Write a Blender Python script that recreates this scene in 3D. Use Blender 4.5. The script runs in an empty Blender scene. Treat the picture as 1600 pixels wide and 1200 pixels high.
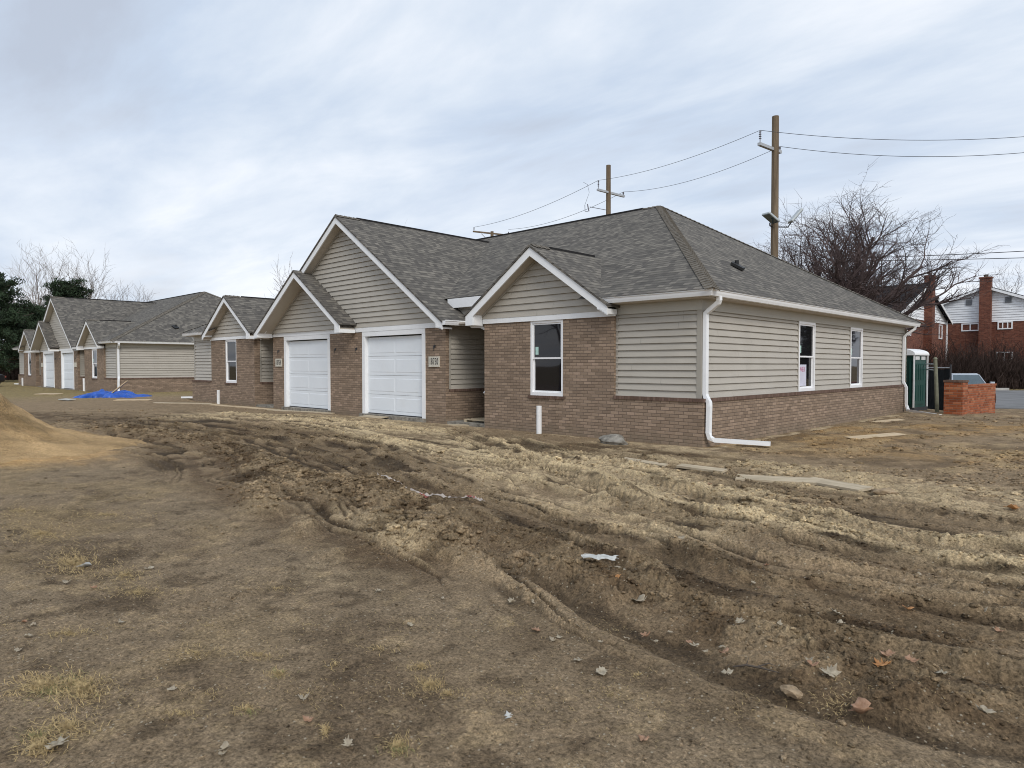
import bpy, math, random
import numpy as np
from mathutils import Vector, Matrix
R = math.radians
SC = bpy.context.scene
COL = SC.collection

# ------------------------------------------------------------------ camera, sky, sun, exposure
CAM = (6.37, -11.79, 1.5)
FWD = (-math.sin(R(44)), math.cos(R(44)))
RGT = (math.cos(R(44)), math.sin(R(44)))
FPX = 1066.7
cd = bpy.data.cameras.new('camera'); cam = bpy.data.objects.new('camera', cd); COL.objects.link(cam)
cd.sensor_width = 36; cd.lens = 24.0; cd.clip_start = 0.05; cd.clip_end = 3000
cam.location = CAM; cam.rotation_euler = (R(90 - 1.56), 0, R(44)); SC.camera = cam

def P(px, d, z=0.0):          # a place on the ground plan: bearing (photo column) and distance ahead
    k = (px - 800) / FPX * d
    return (CAM[0] + FWD[0]*d + RGT[0]*k, CAM[1] + FWD[1]*d + RGT[1]*k, z)
def G(px, py, z=0.0):         # where a sight line meets the ground
    return P(px, FPX * (CAM[2] - z) / (py - 571), z)

SUN_EL, SUN_AZ = R(38), R(118)   # azimuth counted from +Y towards +X
W = bpy.data.worlds.new('World'); SC.world = W; W.use_nodes = True
nt = W.node_tree; nt.nodes.clear()
def N(t, **kw):
    n = nt.nodes.new(t)
    for k, v in kw.items(): setattr(n, k, v)
    return n
out = N('ShaderNodeOutputWorld'); L = nt.links.new
sky = N('ShaderNodeTexSky', sky_type='NISHITA', sun_disc=False, sun_elevation=SUN_EL, sun_rotation=SUN_AZ)
sky.air_density = 1.0; sky.dust_density = 2.0
bs = N('ShaderNodeBackground'); bs.inputs['Strength'].default_value = 0.09; L(sky.outputs[0], bs.inputs[0])
tc = N('ShaderNodeTexCoord'); sp = N('ShaderNodeSeparateXYZ'); L(tc.outputs['Generated'], sp.inputs[0])
def M(op, a, b=None, c=None, clamp=False):
    n = N('ShaderNodeMath', operation=op, use_clamp=clamp)
    for i, v in enumerate((a, b, c)):
        if v is None: continue
        if isinstance(v, (int, float)): n.inputs[i].default_value = v
        else: L(v, n.inputs[i])
    return n.outputs[0]
zz = M('ADD', M('MAXIMUM', sp.outputs[2], 0.0), 0.11)
cx = M('DIVIDE', sp.outputs[0], zz); cy = M('DIVIDE', sp.outputs[1], zz)
cb = N('ShaderNodeCombineXYZ'); L(cx, cb.inputs[0]); L(cy, cb.inputs[1])
def cloud(scale, detail, rough, rot, sx, sy, off):
    mp = N('ShaderNodeMapping'); mp.inputs['Rotation'].default_value = (0, 0, rot)
    mp.inputs['Scale'].default_value = (sx, sy, 1); mp.inputs['Location'].default_value = off
    L(cb.outputs[0], mp.inputs[0])
    n = N('ShaderNodeTexNoise'); n.inputs['Scale'].default_value = scale; n.inputs['Detail'].default_value = detail
    n.inputs['Roughness'].default_value = rough; n.inputs['Distortion'].default_value = 0.25
    L(mp.outputs[0], n.inputs[0]); return n.outputs[0]
c1 = cloud(0.5, 5, 0.5, R(-40), 0.8, 1.5, (3.1, 1.7, 0))
c2 = cloud(1.5, 7, 0.60, R(-48), 0.7, 1.6, (7.3, 5.2, 0))
c3 = cloud(0.9, 3, 0.5, R(-44), 0.7, 1.9, (11.3, 2.2, 0))
mixc = M('ADD', M('MULTIPLY', c1, 0.62), M('MULTIPLY', c2, 0.38))
rp = N('ShaderNodeValToRGB'); L(mixc, rp.inputs[0])
e = rp.color_ramp.elements
e[0].position = 0.36; e[0].color = (0.44, 0.49, 0.58, 1)
e[1].position = 0.63; e[1].color = (0.78, 0.81, 0.86, 1)
m_ = e.new(0.455); m_.color = (0.50, 0.58, 0.70, 1)
m2 = e.new(0.53); m2.color = (0.61, 0.675, 0.765, 1)
# brighter cloud deck low on the horizon
hb = N('ShaderNodeMapRange'); L(sp.outputs[2], hb.inputs[0])
hb.inputs[1].default_value = 0.02; hb.inputs[2].default_value = 0.34; hb.inputs[3].default_value = 0.85; hb.inputs[4].default_value = 0.0
hm = M('MULTIPLY', hb.outputs[0], M('MULTIPLY_ADD', c3, 2.2, -0.55, clamp=True), clamp=True)
mx = N('ShaderNodeMix', data_type='RGBA'); L(hm, mx.inputs[0]); L(rp.outputs[0], mx.inputs[6])
mx.inputs[7].default_value = (0.86, 0.87, 0.90, 1)
bc = N('ShaderNodeBackground'); bc.inputs['Strength'].default_value = 0.97; L(mx.outputs[2], bc.inputs[0])
ms = N('ShaderNodeMixShader'); ms.inputs[0].default_value = 0.93
L(bs.outputs[0], ms.inputs[1]); L(bc.outputs[0], ms.inputs[2]); L(ms.outputs[0], out.inputs[0])

sd = bpy.data.lights.new('sun', 'SUN'); sd.energy = 1.4; sd.angle = R(24); sd.color = (1, 0.96, 0.9)
so = bpy.data.objects.new('sun', sd); COL.objects.link(so)
sv = Vector((math.sin(SUN_AZ)*math.cos(SUN_EL), math.cos(SUN_AZ)*math.cos(SUN_EL), math.sin(SUN_EL)))
so.rotation_euler = sv.to_track_quat('Z', 'Y').to_euler(); so.location = (30, -30, 40)
SC.view_settings.view_transform = 'Standard'; SC.view_settings.look = 'None'
SC.view_settings.exposure = 0.38; SC.view_settings.gamma = 1.0
SC.cycles.use_denoising = True; SC.cycles.filter_width = 1.0; SC.cycles.max_bounces = 6; SC.cycles.diffuse_bounces = 3; SC.cycles.glossy_bounces = 3; SC.cycles.transparent_max_bounces = 8

# ------------------------------------------------------------------ tagging
def tag(o, label=None, cat=None, group=None, kind=None):
    if label: o['label'] = label
    if cat: o['category'] = cat
    if group: o['group'] = group
    if kind: o['kind'] = kind
    return o
def empty(name, loc=(0, 0, 0), rz=0.0, label=None, cat=None, group=None):
    o = bpy.data.objects.new(name, None); COL.objects.link(o)
    o.location = loc; o.rotation_euler = (0, 0, rz); o.empty_display_size = 0.3
    return tag(o, label, cat, group)
def copy_tree(o, parent=None):
    c = o.copy(); COL.objects.link(c)
    if parent: c.parent = parent
    for ch in list(o.children): copy_tree(ch, c)
    return c

# ------------------------------------------------------------------ materials
class Mat:
    def __init__(s, name):
        s.m = bpy.data.materials.new(name); s.m.use_nodes = True
        s.t = s.m.node_tree; s.b = s.t.nodes['Principled BSDF']
    def n(s, t, **kw):
        n = s.t.nodes.new(t)
        for k, v in kw.items(): setattr(n, k, v)
        return n
    def l(s, a, b): s.t.links.new(a, b)
    def math(s, op, a, b=None, c=None, clamp=False):
        n = s.n('ShaderNodeMath', operation=op, use_clamp=clamp)
        for i, v in enumerate((a, b, c)):
            if v is None: continue
            if isinstance(v, (int, float)): n.inputs[i].default_value = v
            else: s.l(v, n.inputs[i])
        return n.outputs[0]
    def noise(s, scale, detail=3, rough=0.5, vec=None, dist=0.0):
        n = s.n('ShaderNodeTexNoise'); n.inputs['Scale'].default_value = scale
        n.inputs['Detail'].default_value = detail; n.inputs['Roughness'].default_value = rough
        n.inputs['Distortion'].default_value = dist
        if vec is None: vec = s.n('ShaderNodeTexCoord').outputs['Object']
        s.l(vec, n.inputs[0]); return n.outputs[0]
    def ramp(s, fac, stops, interp='LINEAR'):
        r = s.n('ShaderNodeValToRGB'); s.l(fac, r.inputs[0]); e = r.color_ramp.elements
        r.color_ramp.interpolation = interp
        e[0].position = stops[0][0]; e[0].color = (*stops[0][1], 1)
        e[1].position = stops[-1][0]; e[1].color = (*stops[-1][1], 1)
        for p, c in stops[1:-1]: q = e.new(p); q.color = (*c, 1)
        return r.outputs[0]
    def mix(s, fac, a, b, mode='MIX'):
        n = s.n('ShaderNodeMix', data_type='RGBA', blend_type=mode)
        for i, v in ((0, fac), (6, a), (7, b)):
            if isinstance(v, (int, float)): n.inputs[i].default_value = v
            elif isinstance(v, tuple): n.inputs[i].default_value = (*v, 1)
            else: s.l(v, n.inputs[i])
        return n.outputs[2]
    def bump(s, h, strength, dist, normal=None):
        n = s.n('ShaderNodeBump'); n.inputs['Strength'].default_value = strength; n.inputs['Distance'].default_value = dist
        s.l(h, n.inputs['Height'])
        if normal is not None: s.l(normal, n.inputs['Normal'])
        s.l(n.outputs[0], s.b.inputs['Normal']); return n.outputs[0]
    def base(s, c):
        if isinstance(c, tuple): s.b.inputs['Base Color'].default_value = (*c, 1)
        else: s.l(c, s.b.inputs['Base Color'])
    def rough(s, v, spec=None):
        s.b.inputs['Roughness'].default_value = v
        if spec is not None: s.b.inputs['Specular IOR Level'].default_value = spec
MT = {}
def uvm(m):
    u = m.n('ShaderNodeUVMap'); sx = m.n('ShaderNodeSeparateXYZ'); m.l(u.outputs[0], sx.inputs[0]); return u.outputs[0], sx.outputs[0], sx.outputs[1]
def plain(name, c, rough=0.6, var=0.08, scale=6.0, spec=0.4, metal=0.0, bump=0.0, dirt=None):
    m = Mat(name); f = m.noise(scale, 4, 0.6)
    dk = tuple(v*(1-var*1.6) for v in c); lt = tuple(min(1, v*(1+var)) for v in c)
    col = m.ramp(f, [(0.3, dk), (0.7, lt)])
    if dirt:
        f2 = m.noise(dirt[0], 5, 0.65); g = m.math('MULTIPLY_ADD', f2, 4.0, -2.1, clamp=True)
        col = m.mix(m.math('MULTIPLY', g, dirt[1]), col, dirt[2])
    m.base(col); m.rough(rough, spec); m.b.inputs['Metallic'].default_value = metal
    if bump: m.bump(m.noise(scale*8, 3), bump, 0.01)
    MT[name] = m.m; return m


# brick
def brick_mat(name, tones, mortar, bw=0.203, bh=0.0677, mt=0.009, big=None, grain=0.25):
    m = Mat(name); uv, u, v = uvm(m)
    rowf = m.math('DIVIDE', v, bh); row = m.math('FLOOR', rowf)
    off = m.math('MULTIPLY', m.math('FLOORED_MODULO', row, 2.0), 0.5)
    colf = m.math('ADD', m.math('DIVIDE', u, bw), off); col = m.math('FLOOR', colf)
    fu = m.math('FRACT', colf); fv = m.math('FRACT', rowf)
    cb = m.n('ShaderNodeCombineXYZ'); m.l(col, cb.inputs[0]); m.l(row, cb.inputs[1])
    wn = m.n('ShaderNodeTexWhiteNoise', noise_dimensions='2D'); m.l(cb.outputs[0], wn.inputs[0])
    bn = m.noise(1.1, 2, 0.5, uv)
    tone = m.math('ADD', m.math('MULTIPLY', wn.outputs[0], 0.75), m.math('MULTIPLY', bn, 0.36))
    bc = m.ramp(tone, tones)
    # wire-cut vertical drag marks
    mp = m.n('ShaderNodeMapping'); mp.inputs['Scale'].default_value = (120, 14, 1); m.l(uv, mp.inputs[0])
    st = m.noise(1.0, 3, 0.6, mp.outputs[0])
    bc = m.mix(grain, bc, m.ramp(st, [(0.3, (0.35,)*3), (0.7, (1.35,)*3)]), 'MULTIPLY')
    eu = m.math('MULTIPLY', m.math('MINIMUM', fu, m.math('SUBTRACT', 1.0, fu)), bw)
    ev = m.math('MULTIPLY', m.math('MINIMUM', fv, m.math('SUBTRACT', 1.0, fv)), bh)
    ed = m.math('MINIMUM', eu, ev)
    k = m.math('MULTIPLY_ADD', ed, 1/(mt*0.6), -0.45, clamp=True)
    oz = m.n('ShaderNodeSeparateXYZ'); m.l(m.n('ShaderNodeTexCoord').outputs['Object'], oz.inputs[0])
    mud = m.math('MULTIPLY', m.math('MULTIPLY_ADD', oz.outputs[2], -4.5, 1.0, clamp=True), m.math('MULTIPLY_ADD', m.noise(7, 5, .65), 3.0, -.9, clamp=True))
    fc = m.mix(k, mortar, bc)
    m.base(m.mix(m.math('MULTIPLY', mud, .8), fc, (.20, .16, .115)) if name == 'brick' else fc); m.rough(0.88, 0.2)
    h = m.math('ADD', k, m.math('MULTIPLY', st, 0.25)); m.bump(h, 0.9, 0.008)
    MT[name] = m.m
brick_mat('brick', [(0.0, (.195, .142, .102)), (0.3, (.250, .184, .133)), (0.6, (.292, .215, .156)), (0.85, (.345, .254, .185)), (1.0, (.41, .298, .225))], (.175, .132, .102))
brick_mat('red_brick', [(0.0, (.075, .028, .020)), (0.4, (.150, .052, .034)), (0.8, (.205, .075, .047)), (1.0, (.26, .11, .07))], (.17, .12, .095))
brick_mat('orange_brick', [(0.0, (.17, .045, .02)), (0.4, (.30, .085, .035)), (0.8, (.40, .13, .06)), (1.0, (.45, .20, .10))], (.26, .19, .14), bw=0.21, bh=0.075)

def rowlock_mat():
    m = Mat('rowlock'); uv, u, v = uvm(m)
    c = m.math('DIVIDE', u, 0.0677); f = m.math('FRACT', c)
    wn = m.n('ShaderNodeTexWhiteNoise', noise_dimensions='1D'); m.l(m.math('FLOOR', c), wn.inputs['W'])
    bc = m.ramp(wn.outputs[0], [(0, (.115, .072, .055)), (1, (.185, .122, .095))])
    ed = m.math('MINIMUM', f, m.math('SUBTRACT', 1.0, f)); k = m.math('MULTIPLY_ADD', ed, 14, -0.5, clamp=True)
    m.base(m.mix(k, (.12, .085, .065), bc)); m.rough(.9, .2); m.bump(k, .8, .006); MT['rowlock'] = m.m
rowlock_mat()

def shingle_mat(name, tones, ex=0.143):
    m = Mat(name); uv, u, v = uvm(m)
    wob = m.math('MULTIPLY', m.math('SUBTRACT', m.noise(3.0, 2, 0.5, uv), 0.5), 0.02)
    rowf = m.math('DIVIDE', m.math('ADD', v, wob), ex); row = m.math('FLOOR', rowf); fv = m.math('FRACT', rowf)
    w1 = m.n('ShaderNodeTexWhiteNoise', noise_dimensions='1D'); m.l(row, w1.inputs['W'])
    cf = m.math('ADD', m.math('DIVIDE', u, 0.145), m.math('MULTIPLY', w1.outputs[0], 37.0)); col = m.math('FLOOR', cf)
    fu = m.math('FRACT', cf)
    cb = m.n('ShaderNodeCombineXYZ'); m.l(col, cb.inputs[0]); m.l(row, cb.inputs[1])
    w2 = m.n('ShaderNodeTexWhiteNoise', noise_dimensions='2D'); m.l(cb.outputs[0], w2.inputs[0])
    cf2 = m.math('ADD', m.math('DIVIDE', u, 0.30), m.math('MULTIPLY', w1.outputs[0], 71.0))
    cb2 = m.n('ShaderNodeCombineXYZ'); m.l(m.math('FLOOR', cf2), cb2.inputs[0]); m.l(row, cb2.inputs[1])
    w3 = m.n('ShaderNodeTexWhiteNoise', noise_dimensions='2D'); m.l(cb2.outputs[0], w3.inputs[0])
    big = m.noise(0.9, 3, 0.6, uv)
    tone = m.math('ADD', m.math('ADD', m.math('MULTIPLY', w2.outputs[0], .62), m.math('MULTIPLY', w3.outputs[0], .24)), m.math('MULTIPLY', big, .14))
    bc = m.ramp(tone, tones)
    gr = m.noise(160, 2, 0.7, uv)
    bc = m.mix(0.5, bc, m.ramp(gr, [(.25, (.45,)*3), (.75, (1.5,)*3)]), 'MULTIPLY')
    # the printed dark band along each exposed course, and the step of its butt edge
    band = m.math('MULTIPLY_ADD', fv, -6.0, 1.5, clamp=True)
    tab = m.math('GREATER_THAN', w2.outputs[0], 0.45)
    dk = m.math('MULTIPLY', band, m.math('MULTIPLY_ADD', tab, 0.35, 0.45))
    bc = m.mix(dk, bc, (.028, .026, .024))
    m.base(bc); m.rough(.95, .15)
    h = m.math('ADD', m.math('MULTIPLY', m.math('SUBTRACT', 1.0, fv), 1.0), m.math('MULTIPLY', tab, 0.5))
    m.bump(h, 0.8, 0.006); MT[name] = m.m
shingle_mat('shingles', [(0.10, (.085, .079, .072)), (0.36, (.116, .107, .096)), (0.6, (.152, .140, .122)), (0.9, (.215, .196, .168))])
plain('ridge_cap', (.155, .138, .115), .95, .25, 9, .15, bump=.4)
plain('felt', (.016, .015, .015), .9, .1)
def siding_mat():
    m = Mat('siding'); uv, u, v = uvm(m); f = m.noise(1.3, 4, .6)
    c = m.ramp(f, [(.3, (.412, .380, .328)), (.7, (.452, .418, .362))]); row = m.math('FLOOR', m.math('DIVIDE', v, .135))
    w = m.n('ShaderNodeTexWhiteNoise', noise_dimensions='1D'); m.l(row, w.inputs['W'])
    q = m.math('FRACT', m.math('ADD', m.math('DIVIDE', u, 3.66), m.math('MULTIPLY', w.outputs[0], 5.0))); seam = m.math('LESS_THAN', q, .0022)
    c = m.mix(m.math('MULTIPLY', seam, .55), c, (.16, .145, .12)); d = m.math('MULTIPLY_ADD', m.noise(2.2, 5, .65), 4.0, -2.2, clamp=True)
    c = m.mix(m.math('MULTIPLY', d, .16), c, (.30, .26, .20)); m.base(c); m.rough(.5, .35)
    mp = m.n('ShaderNodeMapping'); mp.inputs['Scale'].default_value = (1.1, 5, 1); m.l(uv, mp.inputs[0]); m.bump(m.noise(1, 2, .5, mp.outputs[0]), .5, .03); MT['siding'] = m.m
siding_mat()
plain('siding_trim', (.36, .335, .29), .5, .03, 3, .3)
plain('soffit', (.52, .475, .41), .6, .03, 3, .3)
plain('frieze', (.47, .45, .395), .5, .03, 2, .3)
plain('white_trim', (.84, .85, .86), .45, .03, 2, .4, dirt=(1.6, .12, (.55, .53, .48)))
plain('white_metal', (.85, .86, .87), .35, .03, 2, .5, dirt=(3, .12, (.5, .46, .40)))
plain('vinyl', (.85, .85, .86), .35, .02, 3, .5)
plain('door_white', (.78, .82, .86), .45, .02, 1.5, .4, dirt=(1.2, .10, (.55, .50, .42)))
plain('concrete', (.27, .25, .215), .9, .35, 7, .2, bump=.6)
plain('plaque', (.60, .57, .49), .8, .15, 40, .2)
plain('digit', (.03, .03, .03), .7)
plain('black', (.02, .02, .02), .6)
plain('dark_metal', (.05, .05, .055), .5, .1, 5, .4, .3)
plain('pvc', (.80, .80, .80), .4, .03, 4, .5, dirt=(6, .35, (.35, .28, .2)))
plain('bark', (.115, .095, .078), .9, .3, 8, .1, bump=.6)
plain('twig', (.105, .078, .075), .9, .25, 3, .1)
plain('pale_twig', (.25, .215, .195), .9, .2, 3, .1)
plain('needles', (.034, .054, .028), .8, .45, 1.1, .2)
plain('hedge_twig', (.060, .042, .036), .95, .35, 1.5, .1)
plain('galvanised', (.46, .47, .48), .45, .08, 5, .5, .4)
plain('wire', (.07, .075, .085), .7)
plain('ceramic', (.20, .20, .23), .35)
plain('lamp_metal', (.48, .52, .53), .4, .05, 4, .4, .2)
plain('toilet_green', (.008, .058, .046), .4, .1, 4, .5)
plain('toilet_white', (.80, .80, .80), .4, .05)
plain('privacy_screen', (.018, .02, .022), .85, .2, 4, .1, bump=.3)
plain('weathered_post', (.20, .20, .145), .8, .2, 6, .2)
plain('car_silver', (.47, .51, .56), .25, .02, 3, .6, .35)
plain('car_dark', (.03, .03, .035), .3, .02, 3, .6, .2)
plain('rubber', (.02, .02, .02), .9)
plain('chrome', (.6, .6, .62), .2, .02, 3, .6, .9)
plain('car_glass', (.07, .10, .115), .08, .05, 2, .8)
plain('white_siding', (.82, .83, .85), .6, .05, 2, .3)
plain('dark_shingle', (.020, .022, .026), .95, .3, 3, .15)
plain('vent_grey', (.16, .17, .19), .7)
plain('tarp', (.010, .085, .42), .42, .25, 3, .5, bump=.25)
plain('paper', (.50, .50, .47), .8, .15, 12, .2, dirt=(9, .5, (.35, .30, .23)))
plain('tape', (.38, .33, .29), .6, .1, 8)
plain('tape_red', (.30, .09, .07), .6, .1, 8)
plain('stone', (.33, .245, .155), .85, .3, 14, .3, bump=.5)
plain('sticker', (.45, .66, .60), .6)
plain('asphalt', (.20, .20, .20), .9, .18, .8, .2, bump=.3)
plain('kerb', (.42, .41, .39), .85, .1, 3)
plain('lawn', (.17, .145, .07), .95, .35, 2.5, .1, bump=.6)
plain('poster', (.60, .60, .70), .6, .05)
plain('poster_ink', (.45, .05, .16), .6)
def leaf_mat(name, a, b):
    m = Mat(name); f = m.noise(38, 4, .6); m.base(m.ramp(f, [(.3, a), (.7, b)])); m.rough(.7, .3); MT[name] = m.m
leaf_mat('leaf_pale', (.24, .195, .135), (.44, .385, .29))
leaf_mat('leaf_brown', (.22, .12, .065), (.42, .26, .17))
leaf_mat('leaf_orange', (.30, .13, .045), (.48, .25, .10))
leaf_mat('straw', (.25, .175, .08), (.52, .39, .19))
leaf_mat('green_straw', (.13, .14, .05), (.34, .29, .13))
def wood_mat(name, a, b, sc=(2, 2, 30)):
    m = Mat(name); t = m.n('ShaderNodeTexCoord'); mp = m.n('ShaderNodeMapping'); mp.inputs['Scale'].default_value = sc
    m.l(t.outputs['Object'], mp.inputs[0]); f = m.noise(1.0, 5, .65, mp.outputs[0])
    m.base(m.ramp(f, [(.3, a), (.7, b)])); m.rough(.85, .2); m.bump(f, .5, .01); MT[name] = m.m
wood_mat('pole_wood', (.10, .072, .048), (.235, .178, .118), (9, 9, .7))
wood_mat('plank', (.32, .26, .18), (.54, .45, .32), (2.5, 26, 12))
wood_mat('new_wood', (.45, .34, .21), (.60, .48, .33), (2, 20, 10))
def glass_mat(name, base, rough=.03):
    m = Mat(name); m.base(base); m.rough(rough, .5); m.b.inputs['IOR'].default_value = 1.5
    m.bump(m.noise(1.7, 2), .06, .02); MT[name] = m.m
glass_mat('glass', (.012, .011, .013)); glass_mat('glass_violet', (.018, .015, .022))
def soil_mat():
    m = Mat('soil'); t = m.n('ShaderNodeTexCoord'); o = t.outputs['Object']
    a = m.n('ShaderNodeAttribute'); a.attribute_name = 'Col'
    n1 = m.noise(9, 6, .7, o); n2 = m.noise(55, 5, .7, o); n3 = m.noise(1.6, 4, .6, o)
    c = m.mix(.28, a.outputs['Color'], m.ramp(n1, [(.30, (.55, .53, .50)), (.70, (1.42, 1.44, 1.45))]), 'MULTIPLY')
    c = m.mix(.85, c, m.ramp(n2, [(.32, (.30,)*3), (.68, (1.65,)*3)]), 'MULTIPLY')
    c = m.mix(.3, c, m.ramp(n3, [(.3, (.78,)*3), (.7, (1.2,)*3)]), 'MULTIPLY')
    n4 = m.noise(130, 3, .7, o); c = m.mix(.55, c, m.ramp(n4, [(.3, (.45,)*3), (.7, (1.5,)*3)]), 'MULTIPLY')
    v = m.n('ShaderNodeTexVoronoi'); v.inputs['Scale'].default_value = 38; m.l(o, v.inputs[0])
    g = m.math('MULTIPLY', m.math('LESS_THAN', v.outputs['Distance'], .17), m.math('GREATER_THAN', m.n('ShaderNodeSeparateColor').outputs[0], 2.0))
    sc = m.n('ShaderNodeSeparateColor'); m.l(v.outputs['Color'], sc.inputs[0])
    g = m.math('MULTIPLY', m.math('LESS_THAN', v.outputs['Distance'], .22), m.math('GREATER_THAN', sc.outputs[0], .84))
    c = m.mix(m.math('MULTIPLY', g, .6), c, (.42, .37, .28))
    m.base(c); m.rough(.95, .12)
    h = m.math('ADD', m.math('MULTIPLY', n1, .25), m.math('MULTIPLY', n2, .42)); h = m.math('ADD', h, m.math('MULTIPLY', g, .12))
    h = m.math('ADD', h, m.math('MULTIPLY', n4, .16)); m.bump(h, 1.0, .020); MT['soil'] = m.m
soil_mat()

# ------------------------------------------------------------------ mesh builder
class MB:
    def __init__(s): s.v = []; s.f = []
    def add(s, vs, fs):
        o = len(s.v); s.v += [tuple(p) for p in vs]; s.f += [tuple(i+o for i in f) for f in fs]
    def poly(s, pts): s.add(pts, [tuple(range(len(pts)))])
    def box(s, x0, x1, y0, y1, z0, z1, T=None):
        vs = [(x, y, z) for z in (z0, z1) for y in (y0, y1) for x in (x0, x1)]
        if T is not None: vs = [tuple(T @ Vector(p)) for p in vs]
        s.add(vs, [(0, 2, 3, 1), (4, 5, 7, 6), (0, 1, 5, 4), (2, 6, 7, 3), (0, 4, 6, 2), (1, 3, 7, 5)])
    def prism(s, pts, vec):            # closed extrusion of a planar polygon
        n = len(pts); q = [tuple(Vector(p)+Vector(vec)) for p in pts]
        s.add(list(pts)+q, [tuple(range(n-1, -1, -1)), tuple(range(n, 2*n))] + [(i, (i+1) % n, n+(i+1) % n, n+i) for i in range(n)])
    def tube(s, pts, rad, n=6, caps=True):
        pts = [Vector(p) for p in pts]; rings = []
        if not isinstance(rad, (list, tuple)): rad = [rad]*len(pts)
        up = Vector((0, 0, 1)); o = len(s.v)
        for i, p in enumerate(pts):
            d = (pts[min(i+1, len(pts)-1)] - pts[max(i-1, 0)])
            if d.length < 1e-9: d = Vector((0, 0, 1))
            d.normalize()
            a = d.cross(up if abs(d.z) < .95 else Vector((1, 0, 0))).normalized(); b = d.cross(a)
            for k in range(n):
                t = 2*math.pi*k/n; s.v.append(tuple(p + (a*math.cos(t)+b*math.sin(t))*rad[i]))
        for i in range(len(pts)-1):
            for k in range(n):
                k2 = (k+1) % n; s.f.append((o+i*n+k, o+(i+1)*n+k, o+(i+1)*n+k2, o+i*n+k2))
        if caps:
            s.f.append(tuple(o+k for k in range(n))); s.f.append(tuple(o+(len(pts)-1)*n+k for k in range(n-1, -1, -1)))
    def rect_pipe(s, pts, w, h, side=None):     # rectangular section swept along a path
        pts = [Vector(p) for p in pts]; o = len(s.v)
        for i, p in enumerate(pts):
            d = (pts[min(i+1, len(pts)-1)] - pts[max(i-1, 0)]).normalized()
            sd = Vector(side); sd = (sd - d*sd.dot(d)).normalized(); b = d.cross(sd)
            for a_, b_ in ((-w/2, -h/2), (w/2, -h/2), (w/2, h/2), (-w/2, h/2)): s.v.append(tuple(p+sd*a_+b*b_))
        for i in range(len(pts)-1):
            for k in range(4):
                k2 = (k+1) % 4; s.f.append((o+i*4+k, o+i*4+k2, o+(i+1)*4+k2, o+(i+1)*4+k))
        s.f.append((o, o+3, o+2, o+1)); e_ = o+(len(pts)-1)*4; s.f.append((e_, e_+1, e_+2, e_+3))
    def sweep(s, prof, path):      # profile (out, up) along a horizontal path, mitred; "out" is to the right of travel
        P_ = [Vector(p) for p in path]; o = len(s.v); n = len(prof)
        for i, p in enumerate(P_):
            ds = []
            if i > 0: ds.append((P_[i]-P_[i-1]).normalized())
            if i < len(P_)-1: ds.append((P_[i+1]-P_[i]).normalized())
            ns = [Vector((d.y, -d.x, 0)).normalized() for d in ds]
            m = sum(ns, Vector()) ; m.normalize(); m /= max(.3, m.dot(ns[0]))
            for a, b in prof: s.v.append((p.x+m.x*a, p.y+m.y*a, p.z+b))
        for i in range(len(P_)-1):
            for k in range(n):
                k2 = (k+1) % n; s.f.append((o+i*n+k, o+i*n+k2, o+(i+1)*n+k2, o+(i+1)*n+k))
        s.f.append(tuple(o+k for k in range(n-1, -1, -1))); s.f.append(tuple(o+(len(P_)-1)*n+k for k in range(n)))
    def build(s, name, mat, parent=None, smooth=False, loc=None, rz=0.0, fix=True, bevel=0.0):
        me = bpy.data.meshes.new(name); me.from_pydata(s.v, [], s.f)
        me.materials.append(MT[mat])
        nv = len(me.vertices); nl = len(me.loops)
        co = np.empty(nv*3, np.float32); me.vertices.foreach_get('co', co); co = co.reshape(-1, 3)
        nr = np.empty(len(me.polygons)*3, np.float32); me.polygons.foreach_get('normal', nr); nr = nr.reshape(-1, 3)
        lt = np.empty(len(me.polygons), np.int32); me.polygons.foreach_get('loop_total', lt)
        lv = np.empty(nl, np.int32); me.loops.foreach_get('vertex_index', lv)
        ln = np.repeat(nr, lt, axis=0); c = co[lv]
        ua = np.stack([-ln[:, 1], ln[:, 0], np.zeros(nl, np.float32)], 1); L_ = np.linalg.norm(ua, axis=1, keepdims=True)
        flat = L_[:, 0] < .05; ua = np.where(flat[:, None], np.array([1, 0, 0], np.float32), ua/np.maximum(L_, 1e-6))
        va = np.cross(ln, ua); va = np.where(flat[:, None], np.array([0, 1, 0], np.float32), va)
        uv = np.stack([(c*ua).sum(1), (c*va).sum(1)], 1).astype(np.float32)
        ul = me.uv_layers.new(name='UVMap'); ul.data.foreach_set('uv', uv.ravel())
        if smooth: me.polygons.foreach_set('use_smooth', np.ones(len(me.polygons), bool))
        me.update()
        o = bpy.data.objects.new(name, me); COL.objects.link(o)
        if parent: o.parent = parent
        if loc: o.location = loc
        if rz: o.rotation_euler = (0, 0, rz)
        if bevel:
            b = o.modifiers.new('bevel', 'BEVEL'); b.width = bevel; b.segments = 2; b.limit_method = 'ANGLE'
        return o
def bx(*a, T=None):
    m = MB(); m.box(*a, T=T); return m

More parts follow.
